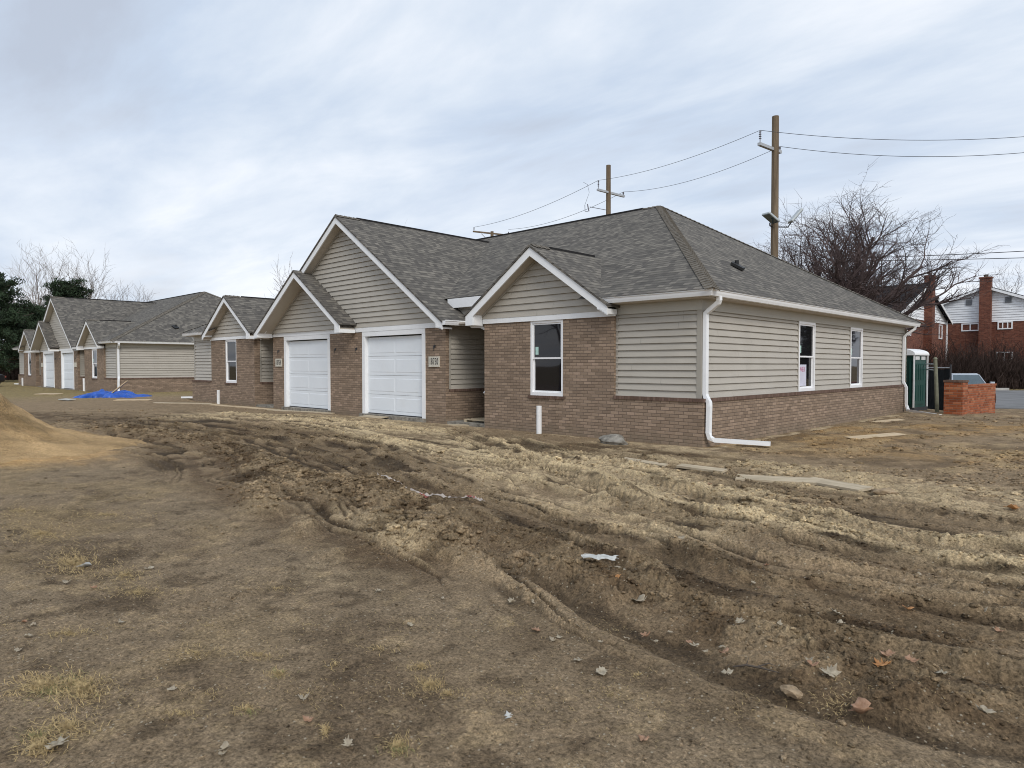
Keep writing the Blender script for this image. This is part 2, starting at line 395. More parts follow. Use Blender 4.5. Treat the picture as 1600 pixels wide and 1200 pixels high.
# ------------------------------------------------------------------ numpy noise
def _h(ix, iy, s):
    n = (ix.astype(np.int64)*374761393 + iy.astype(np.int64)*668265263 + s*1442695041) & 0xffffffff
    n = ((n ^ (n >> 13))*1274126177) & 0xffffffff
    n = (n ^ (n >> 16)) & 0xffffff
    return (n/16777215.0).astype(np.float32)
def vnoise(x, y, s=0):
    ix = np.floor(x); iy = np.floor(y); fx = (x-ix).astype(np.float32); fy = (y-iy).astype(np.float32)
    fx = fx*fx*(3-2*fx); fy = fy*fy*(3-2*fy)
    a = _h(ix, iy, s); b = _h(ix+1, iy, s); c = _h(ix, iy+1, s); d = _h(ix+1, iy+1, s)
    return (a+(b-a)*fx)*(1-fy) + (c+(d-c)*fx)*fy
def fbm(x, y, o=4, s=0, g=.5):
    r = 0; a = 1; t = 0
    for i in range(o):
        r = r + a*vnoise(x*(1.97**i)+i*17.3, y*(1.97**i)-i*9.1, s+i); t += a; a *= g
    return r/t
def lumps(x, y, s=0):               # rounded clods: 1 at the middle of a cell, 0 at its rim
    ix = np.floor(x); iy = np.floor(y); best = np.full(x.shape, 9., np.float32)
    for i in (-1, 0, 1):
        for j in (-1, 0, 1):
            px_ = ix+i+_h(ix+i, iy+j, s); py_ = iy+j+_h(ix+i, iy+j, s+7)
            sz = .6+.8*_h(ix+i, iy+j, s+3)
            best = np.minimum(best, ((px_-x)**2+(py_-y)**2).astype(np.float32)/(sz*sz))
    return np.clip(1-best, 0, 1)
def sstep(a, b, x):
    t = np.clip((x-a)/(b-a), 0, 1); return t*t*(3-2*t)
def curve(pts, n=5):                # photo-plan control points on the ground -> smooth world polyline
    q = [np.array(G(*p)[:2]) for p in pts]; q = [2*q[0]-q[1]]+q+[2*q[-1]-q[-2]]; o = []
    for i in range(1, len(q)-2):
        for k in range(n):
            t = k/n
            o.append(.5*((2*q[i])+(-q[i-1]+q[i+1])*t+(2*q[i-1]-5*q[i]+4*q[i+1]-q[i+2])*t*t+(-q[i-1]+3*q[i]-3*q[i+1]+q[i+2])*t**3))
    o.append(q[-2]); return np.array(o, np.float32)
def pdist(X, Y, C):                 # signed distance and run length along polyline
    best = np.full(X.shape, 1e9, np.float32); sg = np.zeros(X.shape, np.float32); ar = np.zeros(X.shape, np.float32); acc = 0
    for a, b in zip(C[:-1], C[1:]):
        d = b-a; l2 = float(d@d); l = math.sqrt(l2)
        if l < 1e-6: continue
        t = np.clip(((X-a[0])*d[0]+(Y-a[1])*d[1])/l2, 0, 1)
        ex = X-a[0]-t*d[0]; ey = Y-a[1]-t*d[1]; dd = ex*ex+ey*ey; m = dd < best
        best = np.where(m, dd, best); sg = np.where(m, d[0]*ey-d[1]*ex, sg); ar = np.where(m, acc+t*l, ar); acc += l
    return np.sqrt(best)*np.sign(sg), ar
#FEATURES
RUTS = [  # control points, rut half width, depth, shoulder height, tread marks
    ([(380, 668), (520, 700), (600, 742), (690, 790), (800, 838), (950, 890), (1100, 935), (1300, 990), (1600, 1068)], .20, .085, .07, .0),
    ([(430, 664), (560, 690), (650, 725), (760, 780), (880, 820), (1020, 868), (1200, 915), (1400, 962), (1640, 1005)], .17, .06, .05, .6),
    ([(700, 668), (800, 715), (900, 752), (1040, 800), (1180, 832), (1350, 868), (1650, 925)], .22, .08, .075, 1.),
    ([(760, 672), (880, 718), (1000, 752), (1150, 788), (1300, 818), (1480, 858), (1700, 890)], .20, .07, .065, 1.),
    ([(860, 690), (1000, 722), (1150, 755), (1350, 790), (1560, 822), (1750, 840)], .25, .05, .05, .4),
    ([(240, 662), (420, 690), (540, 722), (640, 775), (720, 812), (860, 860), (1000, 910), (1160, 965), (1350, 1030), (1600, 1120)], .15, .05, .04, .0),
    ([(1150, 1180), (1250, 1120), (1400, 1080), (1600, 1060)], .14, .035, .03, .0),
]
CLODS = [ # control points, half width, height
    ([(160, 672), (270, 688), (350, 705), (430, 742), (500, 765), (570, 776)], .45, .13),
    ([(560, 772), (620, 800), (655, 838), (700, 852)], .42, .15),
    ([(375, 752), (400, 775), (405, 800)], .25, .10),
    ([(700, 858), (780, 880), (860, 895), (960, 930)], .22, .12),
    ([(960, 930), (1080, 975), (1220, 1015), (1420, 1060)], .16, .06),
    ([(1160, 1040), (1230, 1050), (1330, 1100), (1440, 1110)], .18, .07),
    ([(640, 775), (760, 818), (880, 855), (1010, 900), (1150, 950)], .13, .07),
    ([(470, 790), (485, 810), (470, 835)], .14, .06),
    ([(300, 825), (380, 830)], .12, .03), ([(500, 870), (570, 852)], .10, .05), ([(295, 945), (370, 928)], .09, .03),
    ([(60, 665), (160, 672), (300, 680)], .4, .06),
    ([(900, 740), (1010, 792), (1140, 830), (1290, 880), (1420, 905), (1640, 965)], .13, .075),
    ([(980, 740), (1140, 785), (1290, 812), (1420, 850), (1640, 885)], .12, .06),
    ([(1180, 770), (1300, 800), (1420, 838), (1640, 862)], .12, .05),
    ([(760, 735), (880, 770), (1000, 815), (1100, 862), (1180, 892)], .12, .06),
    ([(1080, 720), (1180, 728), (1300, 745), (1450, 775)], .5, .05),
    ([(1490, 1080), (1600, 1100)], .2, .05),
]
CR = [(curve(c), *r) for c, *r in RUTS]; CC = [(curve(c), *r) for c, *r in CLODS]
SANDC = P(-140, 11.5)[:2]
GUIDE = curve([(100, 650), (300, 664), (480, 690), (700, 745), (950, 815), (1200, 882), (1450, 940), (1900, 1030)])
def terrain(X, Y):                  # large shape of the site
    h = -.25*sstep(12.5, 19, Y)*sstep(-32, -20, X)
    h = h + .05*(fbm(X*.25, Y*.25, 3, 5)-.5)
    return h
def soil(X, Y):
    """height and colour of the churned site"""
    Z = terrain(X, Y); dc = np.hypot(X-CAM[0], Y-CAM[1])
    near = 1-sstep(35, 60, dc)
    fwd = (X-CAM[0])*FWD[0]+(Y-CAM[1])*FWD[1]; lat = (X-CAM[0])*RGT[0]+(Y-CAM[1])*RGT[1]
    fw = np.maximum(fwd, .5); cp = 800+FPX*lat/fw; rp_ = 571+FPX*1.5/fw     # bearings used only to lay out the soil zones on the plan
    wob = (fbm(X*.7, Y*.7, 4, 21)-.5)
    low = fbm(X*.9, Y*.9, 5, 31); mid = fbm(X*3.1, Y*3.1, 4, 41); fine = fbm(X*11, Y*11, 4, 51)
    # zones
    smooth_fg = sstep(-.25, .5, -(pdist(X, Y, curve([(60, 730), (260, 738), (400, 800), (560, 862), (740, 915), (950, 985), (1150, 1075), (1400, 1140), (1700, 1200)]))[0]) + wob*.7)
    smooth_fg = np.where(fwd < .5, 1, smooth_fg)
    dry = np.zeros(X.shape, np.float32); wet = np.zeros(X.shape, np.float32); och = np.zeros(X.shape, np.float32)
    for pts, w, a in [([(560, 664), (700, 690), (820, 715), (960, 745)], 1.7, 1.), ([(960, 745), (1150, 790), (1350, 830), (1650, 880)], .95, .95),
                      ([(330, 650), (480, 655), (640, 672)], 1.6, .9), ([(1000, 700), (1250, 745), (1600, 790)], 1.3, .55), ([(430, 800), (520, 815), (600, 880), (520, 900)], .45, .35),
                      ([(640, 690), (900, 765), (1050, 830)], .9, .5)]:
        d = np.abs(pdist(X, Y, curve(pts, 3))[0]); dry = np.maximum(dry, a*(1-sstep(w*.45, w*1.15, d+wob*w*.9)))
    for pts, w, a in [([(0, 650), (150, 655), (300, 672), (430, 690), (540, 715)], 1.9, .8), ([(540, 715), (620, 770), (800, 840), (1000, 905), (1300, 985), (1650, 1075)], .62, .9),
                      ([(1020, 880), (1250, 920), (1450, 960), (1650, 960)], .5, .6), ([(1150, 1000), (1300, 1060), (1500, 1090), (1650, 1130)], .45, .6),
                      ([(790, 692), (900, 697), (1000, 705), (1150, 722)], .55, .75), ([(180, 690), (400, 740), (560, 790), (640, 860)], .7, .7), ([(850, 1010), (1050, 1070), (1250, 1170)], .3, .3)]:
        d = np.abs(pdist(X, Y, curve(pts, 3))[0]); wet = np.maximum(wet, a*(1-sstep(w*.4, w*1.2, d+wob*w*1.0)))
    for pts, w, a in [([(1230, 690), (1400, 672), (1600, 665)], 1.6, .9), ([(1250, 700), (1650, 720)], 1.5, .6)]:
        d = np.abs(pdist(X, Y, curve(pts, 3))[0]); och = np.maximum(och, a*(1-sstep(w*.5, w*1.3, d+wob*w)))
    rough = np.clip(1.05-smooth_fg, 0, 1)
    Z = Z + (low-.5)*.035*near + (mid-.5)*.016*(.5+.5*rough)*near
    H = np.zeros(X.shape, np.float32); ridge = np.zeros(X.shape, np.float32); trough = np.zeros(X.shape, np.float32); edge = np.zeros(X.shape, np.float32)
    for C, w, dep, sh, tr in CR:
        d, a = pdist(X, Y, C); end = sstep(0, 1.2, a)
        d = d + (fbm(a*1.2, a*0+3, 3, 61)-.5)*.12 + (fine-.5)*.05
        ad = np.abs(d); t = np.exp(-(ad/w)**4); s_ = np.exp(-((ad-w*1.35)/(w*.34))**2)
        brk = .35+1.1*vnoise(a*1.7+np.sign(d)*5, d*0+1, 63)
        H = H - .36*dep*t*end + .34*sh*s_*brk*end*(.35+1.2*fine)
        if tr: H = H + tr*.012*t*end*np.sin((a+np.abs(d)*1.1)*2*math.pi/.11)
        ridge = np.maximum(ridge, s_*brk*end); trough = np.maximum(trough, t*end); edge = np.maximum(edge, np.exp(-((ad-w*1.02)/(w*.16))**2)*end*sstep(.35, .65, vnoise(a*2.1, np.sign(d)*3+a*0, 67)))
    wx = (fine-.5)*.16; wy = (fbm(X*11+40, Y*11, 3, 57)-.5)*.16
    l1 = lumps((X+wx)*8.5, (Y+wy)*8.5, 71); l2 = lumps((X+wx)*19, (Y+wy)*19, 73); l3 = lumps((X+wx)*40, (Y+wy)*40, 75)
    clod = np.zeros(X.shape, np.float32)
    for C, w, hh in CC:
        d, a = pdist(X, Y, C)
        m = np.exp(-(np.abs(d+wob*.35)/(w*1.05))**2.6)*(.35+1.0*vnoise(a*2.3, d*2, 77))
        H = H + (.62 if hh > .09 else .42)*hh*m*(.05+.62*l1**.6*sstep(.25, .6, vnoise(X*6, Y*6, 78))+.42*l2**.6+.16*l3**.6); clod = np.maximum(clod, m)
    side_ = sstep(-.3, .6, X)*sstep(-3, 0, Y)
    act = np.clip(clod+ridge*.45+rough*(.10+.35*side_)*sstep(.42, .62, mid), 0, 1)
    H = H + (.035*l1**.6*sstep(.52, .62, low) + .018*l2**.6*sstep(.4, .6, mid) + .010*l3**.6)*act + (fine-.5)*.016*(.35+rough*.9)
    H = H + (fbm(X*34, Y*34, 3, 85)-.5)*(.015+.03*clod)+clod*.022*(l3**.7-.4)*near
    gd, ga = pdist(X, Y, GUIDE); gw = gd+(fbm(X*.45, Y*.45, 3, 111)-.5)*.9+(fine-.5)*.07+(mid-.5)*.10
    tz_ = rough*(1-sstep(2.6, 4.6, np.abs(gd-.2)))*(.35+.65*sstep(0, 4, ga))*near*(1-clod*.7)*(1-sstep(ga.max()-.6, ga.max()-.05, ga))
    global CREST
    def rdg(v): return 1-np.abs(2*v-1)
    st1 = rdg(vnoise(gw*1.9, ga*.10+9, 113)); st2 = rdg(vnoise(gw*4.6+3, ga*.22, 117)); st3 = rdg(vnoise(gw*10.5, ga*.5, 119))
    e1 = sstep(.80, .98, st1)*sstep(.25, .6, vnoise(ga*.8, gw*1.2, 141)); e2 = sstep(.80, .98, st2)*sstep(.22, .5, vnoise(ga*1.1, gw*2+5, 143)); e3 = sstep(.75, 1, st3)*sstep(.4, .7, vnoise(ga*1.7, gw*3, 145))
    lee = sstep(.48, .66, st2)*(1-sstep(.72, .86, st2))*sstep(.34, .54, vnoise(ga*1.6, gw*3+8, 147))
    lee1 = sstep(.56, .70, st1)*(1-sstep(.74, .86, st1))*sstep(.36, .58, vnoise(ga*1.2, gw*2+1, 149))
    H = H + tz_*(.024*e1*(.5+fine)+.016*e2*(.5+fine)+.007*e3-.010*(1-st1)-.026*lee-.034*lee1)
    H = H + tz_*(e1+e2)*(.012*l3**.6+.008*l2**.6)
    CREST = tz_*np.clip(e1+.8*e2+ridge*.6, 0, 1.5)
    crack = np.clip(1-np.abs(fbm(X*1.9, Y*1.9, 4, 91)-.5)*36, 0, 1)*rough*sstep(.3, .8, dry)
    H = H - crack*.03
    house = np.maximum(np.maximum(-X-.0+0, 0)*0, 0)
    Z = Z + H*near*(1-.0)
    # keep soil clear of the house footprints
    def fp(x0):
        ix = sstep(-.35, .05, np.minimum(x0+.3-X, X-(x0-24.8)))*sstep(-.5, .0, np.minimum(Y+.15, 14.2-Y)); return ix
    ins = np.maximum(fp(0.), fp(-35.1)); Z = Z*(1-ins) + (-.06)*ins
    # ---- albedo, with shade beside crests and along rut edges darkened in
    def mix(a, b, t): return a+(np.array(b, np.float32)-a)*np.clip(t, 0, 1)[..., None]
    Cc = np.ones(X.shape+(3,), np.float32)*np.array((.165, .132, .095), np.float32)
    Cc = mix(Cc, (.185, .155, .118), smooth_fg*(.25+1.2*(low-.2)))
    Cc = mix(Cc, (.310, .264, .190), dry*(.05+1.25*sstep(.38, .60, .4*low+.35*mid+.25*fine)))
    Cc = mix(Cc, (.075, .056, .038), wet*(.25+1.3*sstep(.33, .62, 1-mid)))
    Cc = mix(Cc, (.20, .142, .078), och*(.1+1.0*sstep(.40, .58, .5*low+.3*mid+.2*fine)))
    Cc = mix(Cc, (.07, .052, .036), side_*sstep(.50, .66, fbm(X*2.3, Y*2.3+5, 5, 131))*.55)
    Cc = mix(Cc, (.29, .235, .15), side_*sstep(.52, .68, fbm(X*1.7+30, Y*1.7, 5, 133))*.4)
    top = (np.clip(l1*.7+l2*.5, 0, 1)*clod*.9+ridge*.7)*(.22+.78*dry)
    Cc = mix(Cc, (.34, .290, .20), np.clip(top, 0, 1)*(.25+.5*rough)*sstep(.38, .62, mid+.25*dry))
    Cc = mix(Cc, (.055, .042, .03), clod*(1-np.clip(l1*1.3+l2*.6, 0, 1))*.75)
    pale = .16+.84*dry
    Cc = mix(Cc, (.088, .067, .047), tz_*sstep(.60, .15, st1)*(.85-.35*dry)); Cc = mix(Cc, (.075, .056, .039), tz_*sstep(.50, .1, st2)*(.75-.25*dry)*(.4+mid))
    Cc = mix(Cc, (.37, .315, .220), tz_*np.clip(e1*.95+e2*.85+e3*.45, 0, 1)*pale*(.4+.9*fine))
    Cc = mix(Cc, (.030, .023, .017), tz_*(.55+.6*fine)*np.clip(lee*1.0+lee1*1.3+edge*.8, 0, 1))  # paints the shade of the cracks beside the crests into the soil colour
    Cc = mix(Cc, (.12, .095, .066), trough*(.25+.9*mid)*(.75-.25*dry)); Cc = mix(Cc, (.06, .045, .032), edge*.75*sstep(.35, .6, mid))  # trough is damp soil; the edge mix paints in the shadow along the rut
    Cc = mix(Cc, (.06, .045, .032), crack*.8)
    stn = sstep(.55, .75, fbm(X*1.3+9, Y*2.1, 4, 101))*smooth_fg; Cc = mix(Cc, (.085, .066, .048), stn*.6); Cc = mix(Cc, (.07, .055, .04), smooth_fg*sstep(.60, .72, fbm(X*6+4, Y*6, 4, 103))*.6); Cc = mix(Cc, (.27, .22, .15), smooth_fg*sstep(.60, .74, fbm(X*5+40, Y*5, 4, 105))*.5)
    gm = sstep(.52, .66, fbm(X*1.1, Y*1.1, 4, 121))*smooth_fg*sstep(500, 250, cp+wob*150); Cc = mix(Cc, (.22, .175, .10), gm*.25)
    # sand spill
    sdx = (X-SANDC[0]); sdy = (Y-SANDC[1]); sf = sdx*FWD[0]+sdy*FWD[1]; sl = sdx*RGT[0]+sdy*RGT[1]
    sr = np.hypot(sf*1.25+.5, sl*.92)+wob*1.6+(mid-.5)*.9; sm = 1-sstep(2.6, 3.7, sr); sm = np.where(fwd < 1, 0, sm)
    Cc = mix(Cc, (.34, .235, .12), sm*(.55+.6*(low-.3))); Z = Z+.08*(1-sstep(1.5, 4.0, sr))*(1-ins)
    strip = np.exp(-((np.abs(Y+.28+wob*.25))/.2)**2)*sstep(-25, -24, X)*sstep(.4, 0, X)+np.exp(-((np.abs(X-.25+wob*.3))/.2)**2)*sstep(-.3, 0, Y)*sstep(14.3, 14, Y)
    Cc = mix(Cc, (.34, .30, .23), strip*sstep(.38, .55, mid)*.9)
    # beyond the site: dormant grass and verge
    far = sstep(33, 42, dc+wob*4); Cc = mix(Cc, (.16, .135, .075), far)
    Cc = Cc*(1-.17*np.clip(smooth_fg, 0, 1))[..., None]
    Cc = Cc*(.72+.56*fine)[..., None]*np.array((1.48, 1.34, 1.14), np.float32)
    return Z.astype(np.float32), Cc.astype(np.float32)
def grid_mesh(name, X, Y, Z, Cc, mat, wrap=False, loc=(0, 0)):
    nr, nc = X.shape; me = bpy.data.meshes.new(name)
    co = np.stack([X-loc[0], Y-loc[1], Z], -1).reshape(-1, 3).astype(np.float32)
    me.vertices.add(nr*nc); me.vertices.foreach_set('co', co.ravel())
    i = np.arange(nr-1)[:, None]*nc; j = np.arange(nc if wrap else nc-1)[None, :]; j2 = (j+1) % nc
    q = np.stack([i+j, i+j2, i+nc+j2, i+nc+j], -1).reshape(-1).astype(np.int32)
    nf = len(q)//4; me.loops.add(nf*4); me.loops.foreach_set('vertex_index', q)
    me.polygons.add(nf); me.polygons.foreach_set('loop_start', np.arange(0, nf*4, 4, dtype=np.int32))
    me.polygons.foreach_set('use_smooth', np.ones(nf, bool)); me.update(calc_edges=True)
    a = me.color_attributes.new('Col', 'FLOAT_COLOR', 'POINT')
    a.data.foreach_set('color', np.concatenate([Cc.reshape(-1, 3), np.ones((nr*nc, 1), np.float32)], 1).ravel())
    me.materials.append(MT[mat]); o = bpy.data.objects.new(name, me); COL.objects.link(o); o.location = (loc[0], loc[1], 0); return o
# ground: one sheet, rings round the viewpoint so the near mud is finely modelled
f0 = math.atan2(FWD[1], FWD[0])
ang = [f0+R(a) for a in np.arange(-44, 44, .088)]+[f0+R(a) for a in np.arange(44, 316, 1.5)]
rr = [.3]
while rr[-1] < 1500:
    r_ = rr[-1]
    dr = .05 if r_ < 2.2 else (max(.008, r_*r_/1150) if r_ < 7.6 else (.05 if r_ < 20 else (.16 if r_ < 48 else r_*.04)))
    rr.append(r_+dr)
A_, R_ = np.meshgrid(np.array(ang), np.array(rr))
GX = (CAM[0]+R_*np.cos(A_)).astype(np.float32); GY = (CAM[1]+R_*np.sin(A_)).astype(np.float32)
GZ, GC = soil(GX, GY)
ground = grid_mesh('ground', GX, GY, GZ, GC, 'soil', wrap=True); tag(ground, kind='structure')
def gz(x, y):
    z, _ = soil(np.array([[x]], np.float32), np.array([[y]], np.float32)); return float(z[0, 0])

#PILE
# ------------------------------------------------------------------ sand pile
ra = np.linspace(0, 2*math.pi, 220, endpoint=False); rb = np.concatenate([np.linspace(.02, 4.2, 150)])
A2, R2 = np.meshgrid(ra, rb); SX = (SANDC[0]+R2*np.cos(A2)).astype(np.float32); SY = (SANDC[1]+R2*np.sin(A2)).astype(np.float32)
w2 = fbm(SX*.9, SY*.9, 4, 211)-.5; rw = R2*(1+w2*.35)
hp = 2.7*np.exp(-(rw/1.30)**1.35)*1.0-.09+.05*(fbm(SX*3, SY*3, 4, 221)-.5)
gul = np.abs(fbm(np.cos(A2)*4+R2*.3, np.sin(A2)*4, 3, 231)-.5); hp = hp-.16*np.clip(1-gul*7, 0, 1)*np.exp(-((R2-1.5)/.9)**2)+.10*(fbm(SX*1.6, SY*1.6, 5, 223)-.5)*np.exp(-(R2/3.0)**2)+.03*lumps(SX*5, SY*5, 227)**.7*(fbm(SX*2, SY*2, 3, 229) > .5)*np.exp(-(R2/3.2)**4)
gzs, _ = soil(SX, SY); SZ = (hp+gzs*np.clip(R2/3, 0, 1)).astype(np.float32)
cs = np.ones(SX.shape+(3,), np.float32)*np.array((.42, .285, .145), np.float32)*(.45+.95*fbm(SX*1.7, SY*1.7+SZ*2, 4, 241))[..., None]
bandd = sstep(.55, .7, fbm(SX*.8, SY*.8+SZ*5, 3, 251))[..., None]; cs = cs*(1-bandd*.3)
sp_ = grid_mesh('sand_pile', SX, SY, SZ, cs.astype(np.float32), 'soil', wrap=True, loc=SANDC)
tag(sp_, 'steep heap of orange yellow sand at the left edge of the mud', 'sand pile')
# ------------------------------------------------------------------ the duplex house
S2 = -24.5                                  # mirror: x -> S2 - x
EX = 0.135
def siding(mb, org, du, nr, z0, z1, xf, ex=EX, lip=.040):
    org = Vector(org); du = Vector(du); nr = Vector(nr); z = z0
    while z < z1-.012:
        zb = min(z+ex, z1); a0, a1 = xf(z); b0, b1 = xf(zb)
        if a1-a0 < .02: break
        if b1 < b0: b0 = b1 = (b0+b1)/2
        def q(u, zz, o): return tuple(org+du*u+nr*o+Vector((0, 0, zz)))
        mid_ = z+(zb-z)*.06
        mb.add([q(a0, z, lip), q(a1, z, lip), q(b1, zb, .004), q(b0, zb, .006), q(a0, z+.016, .0), q(a1, z+.016, .0), q(b0, zb+.016, .0), q(b1, zb+.016, .0)], [(0, 1, 2, 3), (4, 5, 1, 0), (3, 2, 7, 6)])
        z = zb
GUT = [(0, 0), (.10, .0), (.118, .05), (.125, .085), (.14, .10), (.14, .125), (.128, .125), (.12, .108), (.0, .108)]
FR = Matrix(((1, 0, 0, 0), (0, 1, 0, 0), (0, 0, 1, 0), (0, 0, 0, 1)))
def RT(x): return Matrix(((0, -1, 0, x), (1, 0, 0, 0), (0, 0, 1, 0), (0, 0, 0, 1)))
def window(root, T, u0, u1, z0, z1, glass='glass', rail=.5):
    f = MB(); b = .055
    f.box(u0, u0+b, -.025, .09, z0, z1, T); f.box(u1-b, u1, -.025, .09, z0, z1, T)
    f.box(u0+b, u1-b, -.025, .09, z1-b, z1, T); f.box(u0+b, u1-b, -.03, .09, z0, z0+b+.02, T)
    w = f.build('window', 'vinyl', root); zm = z0+(z1-z0)*rail
    for (za, zb, dy) in ((zm-.02, z1-b, .0), (z0+b+.02, zm+.02, .03)):
        s = MB(); c = .038; a0 = u0+b; a1 = u1-b
        s.box(a0, a0+c, dy, dy+.03, za, zb, T); s.box(a1-c, a1, dy, dy+.03, za, zb, T)
        s.box(a0+c, a1-c, dy, dy+.03, za, za+c, T); s.box(a0+c, a1-c, dy, dy+.03, zb-c, zb, T)
        s.build('sash', 'vinyl', w)
        bx(a0+c, a1-c, dy+.012, dy+.02, za+c, zb-c, T=T).build('pane', glass, w)
    return w
def gable(root, cx, hl, hr, za, sl, yf, yw, zb, lback, rback, siding_y, zr=(2.5, 2.5), sid=True):
    """front gable: roof slabs, soffit, rake boards, returns, siding triangle"""
    r = MB(); sf = MB(); t = .055; rk = .235
    for s, hw, bk in ((-1, hl, lback), (1, hr, rback)):
        e = (cx+s*hw, za-sl*hw)
        pts = [(cx, yf-.025, za), (e[0]+s*.03, yf-.025, e[1]-.03*sl), (e[0]+s*.03, yf-.025, e[1]-.03*sl-t), (cx, yf-.025, za-t)]
        r.prism(pts, (0, bk-(yf-.025), 0))
    r.build('gable_roof', 'shingles', root)
    for s, hw in ((-1, hl), (1, hr)):
        e = (cx+s*hw, za-sl*hw)
        b = MB(); b.prism([(cx, yf, za-t-.002), (e[0], yf, e[1]-t-.002), (e[0], yf, e[1]-rk), (e[0]-s*.02, yf, e[1]-rk), (cx, yf, za-rk-.02)], (0, .035, 0))
        b.build('rake_board', 'white_trim', root)
        sf.prism([(cx, yf+.036, za-rk+.03), (e[0]-s*.03, yf+.036, e[1]-rk+.03+.02), (e[0]-s*.03, yf+.036, e[1]-rk+.05-.012), (cx, yf+.036, za-rk+.018)], (0, yw-yf-.036, 0))
        if True:
            zq = zr[0] if s < 0 else zr[1]
            x0, x1 = sorted((e[0], e[0]-s*.27)); zt = e[1]-rk+.03+.27*sl
            m = MB(); m.prism([(e[0]-s*.004, yf+.037, e[1]-rk+.02), (e[0]-s*.27, yf+.037, e[1]-rk+.02+.27*sl), (e[0]-s*.27, yf+.037, zq-.01), (e[0]-s*.004, yf+.037, zq-.01)], (0, yw-yf-.04, 0))
            m.build('eave_return', 'white_trim', root)
            m = MB(); m.prism([(e[0]-s*.002, yf-.002, e[1]-rk+.01), (e[0]-s*.26, yf-.002, e[1]-rk+.26*sl-.01), (e[0]-s*.26, yf-.002, zq-.012), (e[0]-s*.002, yf-.002, zq-.012)], (0, .036, 0))
            m.build('return_face', 'white_trim', root)
    sf.build('soffit', 'soffit', root)
    if sid:
        m = MB(); ztop = za-rk+.0
        siding(m, (0, siding_y, 0), (1, 0, 0), (0, -1, 0), zb+.15, ztop, lambda z: (cx-(ztop-z)/sl, cx+(ztop-z)/sl), .152)
        m.build('gable_siding', 'siding', root)
        for s in (-1, 1):
            m = MB(); m.prism([(cx, siding_y-.045, ztop+.02), (cx+s*(ztop-zb-.15)/sl, siding_y-.045, zb+.17), (cx+s*(ztop-zb-.15)/sl, siding_y-.045, zb+.11), (cx, siding_y-.045, ztop-.045)], (0, .045, 0))
            m.build('siding_channel', 'siding_trim', root)
def caps(mb, A, B, n1, n2, w=.15, step=.16):
    A = Vector(A); B = Vector(B); d = (B-A); Lg = d.length; d.normalize(); a = 0; i = 0
    w1 = n1.cross(d).normalized(); w2 = d.cross(n2).normalized()
    if w1.z > 0: w1 = -w1
    if w2.z > 0: w2 = -w2
    up = (n1+n2).normalized()
    while a < Lg:
        b = min(a+step*1.25, Lg); p = A+d*a+up*.034; q = A+d*b+up*.016
        mb.add([p, q, q+w1*w-up*.004, p+w1*w-up*.004, q+w2*w-up*.004, p+w2*w-up*.004, p-up*.02, p+w1*w-up*.024, p+w2*w-up*.024],
               [(0, 1, 2, 3), (1, 0, 5, 4), (0, 3, 7, 6), (5, 0, 6, 8)]); a += step
def text_mesh(s, size, mat, name, parent, T, sx=1.0, depth=.006):
    cu = bpy.data.curves.new(name, 'FONT'); cu.body = s; cu.size = size; cu.extrude = depth; cu.align_x = 'CENTER'; cu.align_y = 'CENTER'
    cu.offset = 0.0; cu.space_character = 1.15
    o = bpy.data.objects.new('tmp', cu); COL.objects.link(o); bpy.context.view_layer.update()
    me = bpy.data.meshes.new_from_object(o.evaluated_get(bpy.context.evaluated_depsgraph_get()))
    bpy.data.objects.remove(o); me.name = name
    me.transform(T @ Matrix.Diagonal((sx, 1, 1, 1))); me.materials.clear(); me.materials.append(MT[mat])
    q = bpy.data.objects.new(name, me); COL.objects.link(q); q.parent = parent; return q
def mir(a, b, m): return (a, b) if not m else (S2-b, S2-a)

